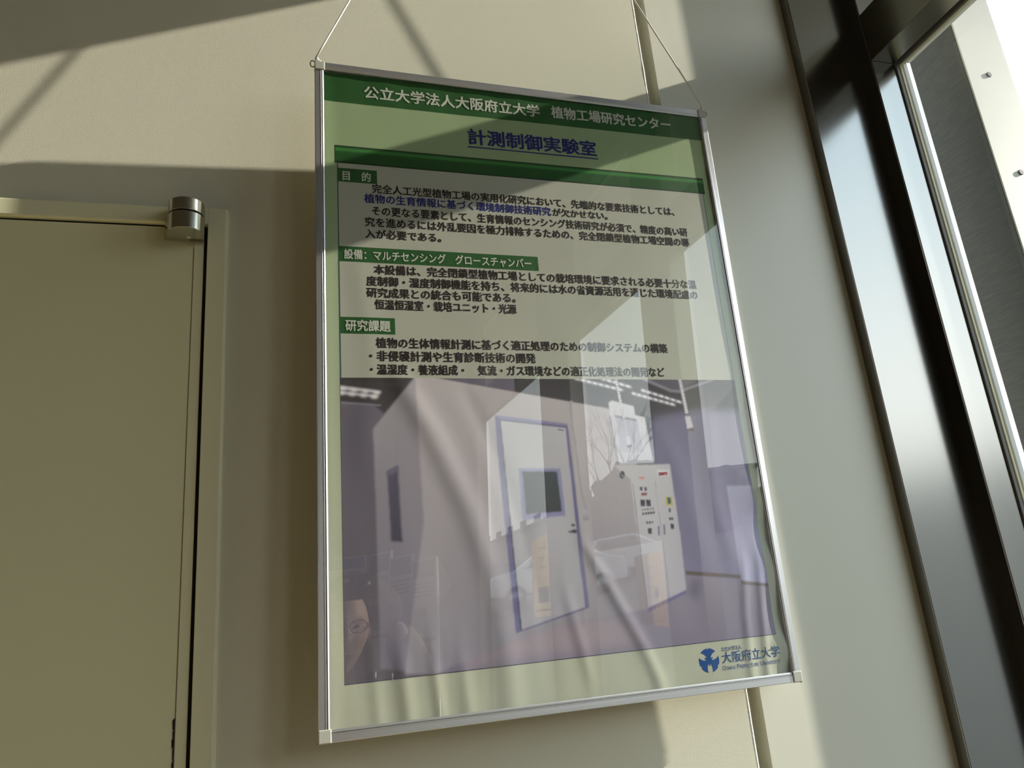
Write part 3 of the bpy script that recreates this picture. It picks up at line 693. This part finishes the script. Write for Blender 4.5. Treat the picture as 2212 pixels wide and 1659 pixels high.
((236,230,234),None,0,[(851,865),(850,863),(849,862),(847,861),(845,861),(843,861),(842,862),(841,863),(840,865),(841,866),(842,868),(844,868),(846,869),(848,868),(850,868),(850,866)]),
((160,152,170),None,0,[(840,860),(850,861),(850,860),(840,858)]),
((206,200,214),None,1,[(672,837),(674,837),(675,770),(672,770)]),
((222,216,224),None,1,[(670,770),(681,770),(682,737),(671,736)]),
((112,106,150),None,1,[(670,736),(682,737),(682,729),(671,726)]),
((224,216,222),None,1,[(839,847),(854,847),(858,804),(840,796)]),
((120,100,112),None,1,[(840,795),(860,798),(859,778),(855,787),(840,787)]),
]
PH_U0, PH_U1, PH_V0, PH_V1 = -275, 278, 58.2, 406.5
NU, NV = 553, 348
def paint_photo():
    s = 2; w, h = NU*s, NV*s
    img = np.zeros((h, w, 3)); X, Y = np.meshgrid((np.arange(w)+.5)/w*1000, (np.arange(h)+.5)/h*1000)
    def blur(a, n):
        for ax in (0, 1):
            c = np.cumsum(np.pad(a, [(n+1, n) if k == ax else (0, 0) for k in (0, 1)], mode='edge'), axis=ax)
            a = (np.take(c, np.arange(2*n+1, c.shape[ax]), axis=ax) - np.take(c, np.arange(0, c.shape[ax]-2*n-1), axis=ax))/(2*n+1)
        return a
    for c1, c2, bl, pts in PH:
        P = np.array(pts, float); pad = 6+bl*5
        x0, x1 = max(0, int((P[:, 0].min()-pad)/1000*w)), min(w, int((P[:, 0].max()+pad)/1000*w)+2)
        y0, y1 = max(0, int((P[:, 1].min()-pad)/1000*h)), min(h, int((P[:, 1].max()+pad)/1000*h)+2)
        if x1 <= x0+1 or y1 <= y0+1: continue
        xs, ys = X[y0:y1, x0:x1], Y[y0:y1, x0:x1]; m = np.zeros(xs.shape, bool)
        for (ax, ay), (bx, by) in zip(P, np.roll(P, -1, 0)):
            if ay == by: continue
            m ^= ((ay > ys) != (by > ys)) & (xs < (bx-ax)*(ys-ay)/(by-ay)+ax)
        a = m.astype(float)
        if bl: a = blur(blur(a, max(1, int(bl*1.1))), max(1, int(bl*1.1)))
        col = np.array(lin(c1))
        if c2:
            t = ((P[:, 1].max()-ys)/max(1e-6, P[:, 1].max()-P[:, 1].min()))[..., None].clip(0, 1)
            col = np.array(lin(c1))*(1-t) + np.array(lin(c2))*t
        img[y0:y1, x0:x1] = img[y0:y1, x0:x1]*(1-a[..., None]) + col*a[..., None]
    return img.reshape(NV, s, NU, s, 3).mean((1, 3))
photo_img = paint_photo(); g_ = photo_img.mean(-1, keepdims=True); photo_img = (g_+(photo_img-g_)*.70)*np.array((1.12, 1.08, 1.16))+.025
def photo_col(u, v):
    x = ((u-PH_U0)/(PH_U1-PH_U0)*NU-.5).clip(0, NU-1.001); y = ((v-PH_V0)/(PH_V1-PH_V0)*NV-.5).clip(0, NV-1.001)
    i, j = x.astype(int), y.astype(int); fx, fy = (x-i)[:, None], (y-j)[:, None]
    i1, j1 = np.minimum(i+1, NU-1), np.minimum(j+1, NV-1); I = photo_img
    return (I[j, i]*(1-fx)+I[j, i1]*fx)*(1-fy) + (I[j1, i]*(1-fx)+I[j1, i1]*fx)*fy
ph_ = grid_mesh('printed_photograph', PH_U0, PH_U1, PH_V0, PH_V1, 1.0, 0.14, photo_col, paper)
grid_mesh('photograph_edge', PH_U0, PH_U1, PH_V0-.5, PH_V0+.3, 0.8, 0.20, (0.10, 0.10, 0.16), paper)
text('SANYO', 137.3, 150.1, 274.8, 4.4, lin((200, 40, 70)), 0.03, 'cabinet_lettering')


# ---- cord from the two top corners up to a hook
cz = HH
def cord_leg(sx):
    a = Vector((sx*(HW-.002), 0.0, cz+.006)); hook = PM.inverted() @ Vector((0.0, -0.050, 1.10))
    pts = []
    for k in range(25): pts.append(a.lerp(hook, k/24))
    return pts
b = MB()
for sx in (-1, 1):
    b.tube(cord_leg(sx), 0.00125, 8)
    b.ball((sx*(HW-.003), 0.002, cz+.0045), (.0030, .0030, .0026), 12)
    b.tube([(sx*(HW-.003), .002, cz+.004), (sx*(HW-.010), .003, cz+.0005)], .0017, 8)
b.build('hanging_cord', M_cord, poster)
M_loop = mat('cord_loop', (0.45, 0.38, 0.30), 0.7)
for sx in (-1, 1):
    b = MB(); b.tube([(sx*(HW+.0015)+.0042*math.cos(a*math.pi/8), 0.004+.001*math.sin(a*math.pi/4), cz-.0020+.0050*math.sin(a*math.pi/8)) for a in range(16)], .0009, 8, closed=True)
    b.build('corner_ring', M_loop, poster)
b = MB(); b.tube([(0.0, 0.002, 1.135), (0.0, -0.03, 1.130), (0.0, -0.047, 1.115), (0.0, -0.052, 1.101), (0, -0.060, 1.100), (0, -0.064, 1.112)], 0.0025, 10); b.ball((0, 0, 1.135), (.011, .003, .011), 14)
tag(b.build('wall_hook', M_steel_d), 'steel wall hook holding the white cord above the poster', 'hook')

# ------------------------------------------------------------------ notices taped to the glass
def paper_mat(name, col):
    m = mat(name, col, 0.8, spec=.2); t = m.node_tree; b = t.nodes['Principled BSDF']
    tr = t.nodes.new('ShaderNodeBsdfTranslucent'); tr.inputs[0].default_value = (*col, 1); mx = t.nodes.new('ShaderNodeMixShader'); mx.inputs[0].default_value = .7
    t.links.new(b.outputs[0], mx.inputs[1]); t.links.new(tr.outputs[0], mx.inputs[2]); t.links.new(mx.outputs[0], t.nodes['Material Output'].inputs[0]); return m
M_notice = paper_mat('cream_paper', (0.92, 0.76, 0.48)); M_mark = mat('brown_ink', (0.30, 0.17, 0.12), .8); M_red = mat('red_ink', (0.5, 0.08, 0.06), .8)
XGL = 0.7262
def notice(y0, y1, z0, z1, label, drop=0.0):
    t = thing('taped_notice', label, 'notice', (XGL-.0006, (y0+y1)/2, z0), 'notices taped to the glazing')
    w = (y1-y0)/2; h = z1-z0
    b = MB(); b.prism([(-w, -drop), (w, 0), (w, h), (-w, h)], 0, -.0003, .0003); b.build('sheet', M_notice, t)
    return t, w, h
t, w, h = notice(-1.173, -1.020, -0.405, -0.205, 'cream notice with brown border taped low on the second pane', -.012)
b = MB(); P = [(-.78*w, .09*h), (.78*w, .09*h), (.78*w, .93*h), (-.78*w, .93*h)]
b.tube([(-.0006, y, z) for y, z in P], .0008, 4, closed=True); b.build('border_line', M_mark, t)
b = MB()
for k in range(5):
    z = h*(.82-.13*k); b.box(-.0009, -.0003, -.02, .02, z-.004, z-.001); b.box(-.0009, -.0003, -.012, -.008, z-.012, z+.006); b.box(-.0009, -.0003, .008, .011, z-.012, z-.001)
b.ball((-.0006, .03, .45*h), (.0006, .012, .014), 12); b.build('notice_marks', M_mark, t)
t, w, h = notice(-1.968, -1.754, -0.345, -0.205, 'cream sheet with dark square taped under the red-marked sheet')
b = MB(); b.box(-.0009, -.0003, -.05, .05, .05, .105); b.box(-.0009, -.0003, -.08, .08, .02, .026); b.build('notice_marks', M_mark, t)
t, w, h = notice(-1.960, -1.750, -0.203, -0.055, 'cream sheet with red marks taped above another sheet')
b = MB()
for k in range(3): b.box(-.0009, -.0003, -.03, .03, .03+.035*k, .036+.035*k); b.box(-.0009, -.0003, -.02+.02*k, -.014+.02*k, .024+.035*k, .05+.035*k)
b.build('notice_marks', M_red, t)

# ------------------------------------------------------------------ outside, seen mirrored in the clear sheet and the steel
M_ground = mat('asphalt', (0.10, 0.098, 0.09), .9, noise_col=(1.2, .15))
def gz(x, y): return -1.98 + .065*max(0, x-.9) + .058*max(0, -y)
bm = bmesh.new(); n = 12
V = [[bm.verts.new((1.0+150*(i/n)**1.6, 30-190*j/n, gz(1.0+150*(i/n)**1.6, 30-190*j/n))) for j in range(n+1)] for i in range(n+1)]
for i in range(n):
    for j in range(n): bm.faces.new((V[i][j], V[i][j+1], V[i+1][j+1], V[i+1][j]))
bmesh.ops.recalc_face_normals(bm, faces=bm.faces); me = bpy.data.meshes.new('ground'); bm.to_mesh(me); bm.free()
tag(link('ground', me, M_ground), kind='structure')
M_bld = mat('building_render', (0.42, 0.40, 0.37), .9); M_pane = mat('dark_panes', (0.06, 0.07, 0.08), .2); M_roof = mat('roof_grey', (0.22, 0.22, 0.22), .8)
def building(x, y0, y1, top0, label, floors, step):
    g = gz(x, (y0+y1)/2)-.4; t = thing('campus_building', label, 'building', (x, (y0+y1)/2, g), 'buildings across the car park'); w = (y1-y0)/2; h = top0-g
    b = MB(); b.box(0, 14, -w, w, 0, h); b.build('wall', M_bld, t)
    b = MB(); b.box(-.4, 14.4, -w-.4, w+.4, h, h+.35); b.build('roof', M_roof, t)
    for f in range(floors):
        k = -w+2
        while k < w-3:
            c = MB(); c.box(-.06, .05, k, k+2.2, 1.2+f*3.3, 2.9+f*3.3); c.build('window', M_pane, t); k += step
building(40, -125, -67, 10.6, 'long grey campus building with rows of windows beyond the parking ground', 2, 5.2)
building(48, -64, -40, 7.0, 'low grey building beside the long one across the parking ground', 1, 4.6)
M_leaf = mat('evergreen_leaf', (0.055, 0.075, 0.04), .9, noise_col=(3, .3)); M_bark = mat('bark', (0.17, 0.13, 0.10), .9)
def shrub(x, y, r, h, label):
    bm = bmesh.new(); bmesh.ops.create_icosphere(bm, subdivisions=4, radius=1)
    for v in bm.verts:
        f = 1+.22*noise.noise(v.co*2.3+Vector((x, y, 0)))+.16*noise.noise(v.co*7+Vector((y, x, 1))); v.co = Vector((v.co.x*r*f, v.co.y*r*f, h*(.5+.5*v.co.z*f)))
    me = bpy.data.meshes.new('crown'); bm.to_mesh(me); bm.free()
    t = thing('round_tree', label, 'tree', (x, y, gz(x, y)), 'evergreens across the car park'); link('crown', me, M_leaf, t)
    b = MB(); b.tube([(0, 0, -.3), (.05, 0, h*.4)], [.22, .15], 8); b.build('trunk', M_bark, t)
shrub(30, -52, 3.4, 6.6, 'rounded dark evergreen tree in front of the long campus building')
shrub(33, -45.5, 2.2, 4.6, 'smaller rounded evergreen beside the tallest one')
shrub(36, -67, 2.4, 6.2, 'rounded evergreen at the end of the long campus building')
def bare_tree(x, y, H, label, seed):
    R = random.Random(seed); b = MB(); base = gz(x, y)
    def grow(p, d, L, r, lev):
        q = p + d*L; m = p.lerp(q, .5)+Vector((R.uniform(-1, 1), R.uniform(-1, 1), 0))*L*.05
        b.tube([p, m, q], [r, r*.82, r*.62], 6 if lev < 2 else 4)
        if lev >= 4: return
        for k in range(R.choice((3, 3, 4)) if lev < 3 else 3):
            a = R.uniform(0, 2*math.pi); sp_ = R.uniform(.28, .62); side = d.orthogonal().normalized(); side.rotate(Matrix.Rotation(a, 3, d))
            nd = (d*math.cos(sp_)+side*math.sin(sp_)+Vector((0, 0, .12))).normalized(); grow(p.lerp(q, R.uniform(.6, 1)), nd, L*R.uniform(.6, .78), r*.5, lev+1)
    grow(Vector((0, 0, -.2)), Vector((0, 0, 1)), H*.36, .085, 0)
    t = thing('bare_tree', label, 'tree', (x, y, base)); b.build('branches', M_bark, t)
bare_tree(19.5, -35.2, 10.5, 'leafless winter tree with fine upright branches on the parking ground', 5)
M_carw = mat('car_white', (0.78, 0.79, 0.80), .25); M_cars = mat('car_silver', (0.5, 0.52, 0.54), .25, metal=.6); M_carg = mat('car_glass', (0.03, 0.035, 0.04), .08); M_tyre = mat('tyre', (.02, .02, .02), .8); M_lamp = mat('lamp_lens', (.7, .7, .68), .1)
def car(x, y, rz, paint, label):
    t = thing('parked_car', label, 'car', (x, y, gz(x, y)), 'cars on the parking ground'); t.rotation_euler = (math.atan(.058)*0, 0, rz)
    prof = [(-2.1, .35), (-2.12, .75), (-1.95, .98), (-1.2, 1.05), (-.55, 1.48), (.75, 1.52), (1.55, 1.10), (2.05, 1.0), (2.12, .6), (2.08, .35)]
    b = MB(); b.prism(prof, 1, -.82, .82, bevel=.07); b.build('body', paint, t)
    for s in (-1, 1):
        g = MB(); g.prism([(-1.05, 1.06), (-.5, 1.40), (.68, 1.44), (1.38, 1.10)], 1, s*.80, s*.835); g.build('side_window', M_carg, t)
    g = MB(); g.prism([(-1.21, 1.07), (-.60, 1.46), (-.56, 1.44), (-1.15, 1.05)], 1, -.68, .68); g.build('windscreen', M_carg, t)
    g = MB(); g.prism([(1.57, 1.11), (.82, 1.50), (.78, 1.48), (1.5, 1.10)], 1, -.66, .66); g.build('rear_window', M_carg, t)
    for wx in (-1.3, 1.3):
        for s in (-1, 1):
            w_ = MB(); w_.tube([(wx, s*.66, .31), (wx, s*.84, .31)], .31, 18); ty = w_.build('wheel', M_tyre, t)
            w_ = MB(); w_.tube([(wx, s*.83, .31), (wx, s*.85, .31)], .18, 12); w_.build('hub_cap', M_cars, ty)
    for s in (-1, 1):
        l_ = MB(); l_.ball((-2.06, s*.6, .78), (.08, .16, .08), 10); l_.build('headlamp', M_lamp, t)
car(9.2, -21.0, math.radians(12), M_carw, 'white parked car nearest the glass, seen mirrored')
car(12.4, -23.4, math.radians(12), M_cars, 'silver parked car behind the white one')

# ------------------------------------------------------------------ display boards standing in the room behind
M_bd = mat('board_white', (0.72, 0.73, 0.74), .5); M_bl = mat('board_blue', (0.03, 0.10, 0.38), .5); M_bg = mat('board_grey_print', (0.16, 0.17, 0.19), .6); M_leg = mat('stand_steel', (0.4, .4, .4), .35, metal=1)
def board(x, y, rz, w, z0, z1, label, variant):
    t = thing('display_board', label, 'board', (x, y, FLOOR), 'poster boards on stands'); t.rotation_euler = (0, 0, rz); a, c = z0-FLOOR, z1-FLOOR; h = c-a
    b = MB(); b.box(-w/2, w/2, -.006, .006, a, c, bevel=.002); b.build('panel', M_bd, t)
    b = MB(); b.box(-w/2+.008, w/2-.008, .006, .0075, c-.17*h, c-.015*h); b.build('header_strip', M_bl, t)
    b = MB()
    for k in range(4): b.box(-w*.42, w*(.40-.09*(k % 2)), .006, .0072, c-(.23+.035*k)*h, c-(.215+.035*k)*h)
    b.build('text_block', M_bg, t)
    b = MB(); b.box(-w*.38, w*(.42 if variant else .1), .006, .0074, a+.34*h, a+.56*h); b.build('picture', M_bg, t)
    b = MB(); b.box(-w*.46, w*.46, .006, .0072, a+.27*h, a+.30*h); b.build('divider_strip', M_bl, t)
    for s in (-1, 1):
        b = MB(); b.tube([(s*w*.36, -.012, 0), (s*w*.36, -.012, c-.05)], .009, 8); b.box(s*w*.36-.012, s*w*.36+.012, -.05, .04, 0, .015); b.build('leg', M_leg, t)
board(-0.02, -2.06, math.radians(-4), 0.25, -0.292, -0.036, 'wide display board with dark picture, left of the three narrow boards', 1)
board(0.165, -2.10, math.radians(58), 0.12, -0.45, -0.03, 'narrow display board with blue header, leftmost of the three', 0)
board(0.222, -1.99, math.radians(58), 0.12, -0.46, -0.06, 'narrow display board with blue header, middle of the three', 0)
board(0.280, -1.88, math.radians(58), 0.12, -0.47, -0.09, 'narrow display board with blue header, nearest the glazing', 0)

# ------------------------------------------------------------------ people
M_skin = mat('skin', (0.62, 0.38, 0.27), .55); M_hairg = mat('hair_grey', (0.30, 0.30, 0.32), .6); M_haird = mat('hair_dark', (0.05, 0.045, 0.04), .5)
M_coat = mat('coat_tweed', (0.20, 0.17, 0.13), .9, noise_col=(300, .3)); M_coatd = mat('coat_navy', (0.035, 0.035, 0.045), .9); M_trou = mat('trousers', (0.05, 0.05, 0.06), .9); M_shoe = mat('shoes', (.03, .02, .02), .4)
M_eyew = mat('eye_white', (.45, .43, .41), .2); M_iris = mat('iris', (.03, .02, .015), .1); M_lip = mat('lip', (0.50, 0.22, 0.18), .5)

def skin_mesh(name, chains, m, parent, root=0, sub=2):
    """chains: lists of (point, radius); the first point of a chain may repeat an earlier point to branch from it"""
    vs_, es, rs, key = [], [], [], {}
    for ch in chains:
        prev = None
        for p, r in ch:
            k = tuple(round(q, 4) for q in p)
            if k not in key: key[k] = len(vs_); vs_.append(p); rs.append(r)
            i = key[k]
            if prev is not None and prev != i: es.append((prev, i))
            prev = i
    me = bpy.data.meshes.new(name); me.from_pydata([tuple(v) for v in vs_], es, []); o = bpy.data.objects.new(name, me); COL.objects.link(o)
    sk = o.modifiers.new('skin', 'SKIN'); sk.use_smooth_shade = True
    lay = me.skin_vertices[0] if len(me.skin_vertices) else None
    if lay is None:
        bpy.context.view_layer.objects.active = o; bpy.ops.mesh.customdata_skin_add(); lay = me.skin_vertices[0]
    for i, r in enumerate(rs): lay.data[i].radius = (r, r) if not isinstance(r, tuple) else r; lay.data[i].use_root = i == root
    sb = o.modifiers.new('sub', 'SUBSURF'); sb.levels = sub; sb.render_levels = sub
    dg = bpy.context.evaluated_depsgraph_get(); dg.update()
    out = bpy.data.meshes.new_from_object(o.evaluated_get(dg), depsgraph=dg); bpy.data.objects.remove(o); out.name = name; out.materials.clear()
    for p in out.polygons: p.use_smooth = True
    return out

def head_mesh():
    """face looks along +y, origin at the centre of the head; chin to crown 0.235"""
    bm = bmesh.new(); bmesh.ops.create_uvsphere(bm, u_segments=48, v_segments=36, radius=1)
    G = lambda x, z, x0, z0, sx, sz: math.exp(-((x-x0)/sx)**2-((z-z0)/sz)**2)
    for v in bm.verts:
        d = v.co.copy(); x, y, z = d.x*.076, d.y*.096, d.z*.118
        k = max(0, -z-.02)/.098; x *= 1-.32*k; y *= 1-.10*k if y > 0 else 1-.35*k
        if d.y > 0.05:
            f = min(1, d.y*2)
            y += f*(.018*G(x, z, 0, -.026, .011, .017)+.013*G(x, z, 0, -.004, .009, .026)+.006*G(x, z, 0, .024, .05, .012)-.010*G(x, z, .032, .004, .016, .011)-.010*G(x, z, -.032, .004, .016, .011)
                   + .007*G(x, z, 0, -.062, .022, .008)-.004*G(x, z, 0, -.064, .02, .0025)+.011*G(x, z, 0, -.098, .022, .014)+.004*G(x, z, .042, -.03, .018, .02)+.004*G(x, z, -.042, -.03, .018, .02))
        v.co = (x, y, z)
    for s in (-1, 1):
        r = bmesh.ops.create_uvsphere(bm, u_segments=14, v_segments=10, radius=1, matrix=Matrix.Translation((s*.078, -.006, -.008)) @ Matrix.Rotation(s*.35, 4, 'Z') @ Matrix.Diagonal((.008, .019, .032, 1)))
    me = bpy.data.meshes.new('head'); bm.to_mesh(me); bm.free()
    return me

def hand_chains(wrist, fd, up, side, curl, s=1.0):
    """wrist point, finger direction fd, palm normal up (side the fingers close towards), side = +1/-1 for the thumb side; returns chains"""
    fd = Vector(fd).normalized(); up = Vector(up); up = (up - fd*up.dot(fd)).normalized(); sd = fd.cross(up)*side
    ch = []; W_ = Vector(wrist); palm = W_+fd*.045*s
    ch.append([(W_, .026*s), (palm, .030*s), (W_+fd*.075*s, .030*s)])
    for k, (off, L, base) in enumerate(((.030, .070, .092), (.010, .078, .096), (-.010, .073, .094), (-.029, .056, .086))):
        b0 = W_+fd*base*s*.9+sd*off*s; p = [(W_+fd*.075*s, .030*s), (b0, .0095*s)]; d = fd.copy(); q = b0
        for j, fr in enumerate((.46, .31, .23)):
            d = (Matrix.Rotation(curl*(.9 if j else .6)*(1+.1*k), 3, fd.cross(up)) @ d).normalized(); q = q+d*L*fr*s; p.append((q, (.0090-.0010*j)*s))
        ch.append(p)
    t0 = W_+fd*.028*s+sd*.030*s; t1 = t0+(sd*.7+fd*.6+up*.35).normalized()*.036*s; t2 = t1+(fd*.8+up*.5).normalized()*.028*s; t3 = t2+(fd*.8+up*.4-sd*.2).normalized()*.02*s
    ch.append([(palm, .030*s), (t0, .013*s), (t1, .0105*s), (t2, .0095*s), (t3, .008*s)])
    return ch

def person(name, label, at, rz, head_c, hands, elbows, hair, hair_m, coat_m, glasses):
    """at: floor point (world); joints given in world space are turned into the person's own frame"""
    t = thing(name, label, 'person', at); t.rotation_euler = (0, 0, rz)
    inv = (Matrix.Translation(at) @ Matrix.Rotation(rz, 4, 'Z')).inverted(); L = lambda p: inv @ Vector(p)
    hc = L(head_c); top = hc.z+.118; sh = top-.30*top/1.7; hip = top*.53
    neck = Vector((hc.x*.6, hc.y*.45, sh+.045)); chest = Vector((hc.x*.3, hc.y*.25, sh-.16)); waist = Vector((0, .0, hip+.12)); pel = Vector((0, 0, hip))
    body = [[(pel, (.15, .11)), (waist, (.14, .10)), (chest, (.165, .115)), (neck-Vector((0, 0, .02)), .075), (neck, .055), (hc+Vector((0, -.015, -.06)), .05)]]
    coat = [[(pel-Vector((0, 0, .10)), (.19, .145)), (pel, (.185, .14)), (waist, (.175, .13)), (chest, (.20, .142)), (neck-Vector((0, 0, .035)), .085)]]
    legs = []
    for s in (-1, 1):
        hp = Vector((s*.09, 0, hip-.04)); kn = Vector((s*.10, .02, hip*.52)); an = Vector((s*.10, -.02, .085)); toe = Vector((s*.12, .14, .035))
        body.append([(pel, (.15, .11)), (hp, .085), (kn, .055), (an, .038), (toe, .034)])
        legs.append([(pel, (.16, .125)), (hp, .105), (kn, .078), (an, .072)])
    hch = []
    for s, wr, fd, up, curl in hands:
        W_ = L(wr); E_ = L(elbows[s]); S_ = Vector((chest.x+s*.19, chest.y-.01, sh-.03)); R3 = inv.to_3x3()
        body.append([(chest, (.165, .115)), (S_, .055), (E_, .038), (W_, .026)])
        coat.append([(chest, (.20, .142)), (S_, .078), (E_, .056), (E_.lerp(W_, .92), .046)])
        hch += hand_chains(W_, R3 @ Vector(fd), R3 @ Vector(up), s, curl)
    bm = bmesh.new()
    for part in (skin_mesh('b', body, None, None, sub=1), skin_mesh('h', [body[-1][2:]]+hch if False else hch, None, None, sub=1)):
        bm.from_mesh(part); bpy.data.meshes.remove(part)
    hm = head_mesh(); hm.transform(Matrix.Translation(hc)); bm.from_mesh(hm); bpy.data.meshes.remove(hm)
    for f in bm.faces: f.smooth = True
    me = bpy.data.meshes.new('body'); bm.to_mesh(me); bm.free(); bd = link('body', me, M_skin, t)
    link('coat', skin_mesh('coat', coat, None, None), coat_m, t); link('trousers', skin_mesh('trousers', legs, None, None), M_trou, t)
    for s in (-1, 1):
        b = MB(); b.ball((s*.11, .055, .045), (.052, .145, .05), 14); b.build('shoe', M_shoe, t)
        b = MB(); b.ball(hc+Vector((s*.032, .0765, .004)), (.0125, .0100, .0050), 12); b.build('eye', M_eyew, t)
        b = MB(); b.ball(hc+Vector((s*.032, .0862, .004)), (.0052, .002, .0052), 10); b.build('iris', M_iris, t)
    b = MB(); b.ball(hc+Vector((0, .098, -.0625)), (.021, .006, .005), 12); b.build('lips', M_lip, t)
    bm = bmesh.new(); bmesh.ops.create_uvsphere(bm, u_segments=40, v_segments=28, radius=1)
    for v in bm.verts:
        d = v.co; f = 1+.05*noise.noise(d*9); v.co = hc+Vector((d.x*.083*f, -.008+d.y*.101*f, .010+d.z*.119*f))
    cut = [v for v in bm.verts if (v.co-hc).y > .035+.4*((v.co-hc).z-.06) and (v.co-hc).z < .085 or (v.co-hc).z < -.055]
    bmesh.ops.delete(bm, geom=cut, context='VERTS')
    for f in bm.faces: f.smooth = True
    me = bpy.data.meshes.new('hair'); bm.to_mesh(me); bm.free(); link('hair', me, hair_m, t)
    if glasses:
        b = MB()
        for s in (-1, 1):
            b.tube([hc+Vector((s*.033+.022*math.cos(a*math.pi/8), .103, .003+.016*math.sin(a*math.pi/8))) for a in range(16)], .0014, 6, closed=True)
            b.tube([hc+Vector((s*.055, .102, .006)), hc+Vector((s*.079, .05, .006)), hc+Vector((s*.080, -.01, .002))], .0013, 6)
        b.tube([hc+Vector((-.011, .105, .005)), hc+Vector((.011, .105, .005))], .0013, 6); b.build('spectacles', M_haird, t)
    return t
cm = Vector((-0.105, -1.012, -0.212))      # the compact camera he holds
person('person', 'person in a tweed coat and glasses raising a compact camera towards the poster', (-0.10, -1.42, FLOOR), 0.0, (-0.100, -1.31, -0.300),
       [(1, (-0.000, -1.098, -0.303), (-.25, .55, .8), (-1, .1, .15), .75), (-1, (-0.210, -1.098, -0.303), (.25, .55, .8), (1, .1, .15), .75)],
       {1: (0.13, -1.28, -0.50), -1: (-0.34, -1.28, -0.50)}, 'short', M_haird, M_coat, True)
t = thing('compact_camera', 'dark compact camera held up by the person in the tweed coat', 'camera', cm)
M_dev = mat('camera_black', (.02, .02, .022), .35); M_lens = mat('lens_glass', (.02, .02, .04), .05)
b = MB(); b.box(-.046, .046, -.013, .013, -.029, .029, bevel=.006); b.build('camera_body', M_dev, t)
b = MB(); b.tube([(.008, .012, -.003), (.008, .030, -.003)], .021, 24); ln = b.build('lens_barrel', M_dev, t)
b = MB(); b.tube([(.008, .0295, -.003), (.008, .0308, -.003)], .014, 20); b.build('front_glass', M_lens, ln)
b = MB(); b.tube([(-.028, 0, .028), (-.028, 0, .033)], .006, 14); b.build('shutter_button', M_alu, t)
b = MB(); b.box(-.034, -.018, .012, .0145, .010, .020, bevel=.002); b.build('flash_window', M_lamp, t)
person('person', 'grey haired person in a dark coat standing behind the narrow display boards', (0.46, -2.62, FLOOR), math.radians(-98), (0.475, -2.61, -0.140),
       [(1, (0.50, -2.76, -0.60), (.85, .35, .25), (-.2, .1, 1), .5), (-1, (0.53, -2.47, -0.52), (.8, -.45, .3), (0, .2, 1), .55)],
       {1: (0.36, -2.86, -0.72), -1: (0.38, -2.38, -0.72)}, 'short', M_hairg, M_coatd, False)

# the light frame is slightly twisted: every piece of the poster follows
bpy.context.view_layer.update()
def under(o):
    for c in o.children: yield c; yield from under(c)
done = set()
for o in under(poster):
    if o.data.name in done: continue
    done.add(o.data.name); me = o.data
    co = np.empty(len(me.vertices)*3); me.vertices.foreach_get('co', co); co = co.reshape(-1, 3)
    co[:, 1] -= TW*(co[:, 0]/HW)*(2*np.minimum(co[:, 2], HH)/HH - 1); me.vertices.foreach_set('co', co.ravel()); me.update()
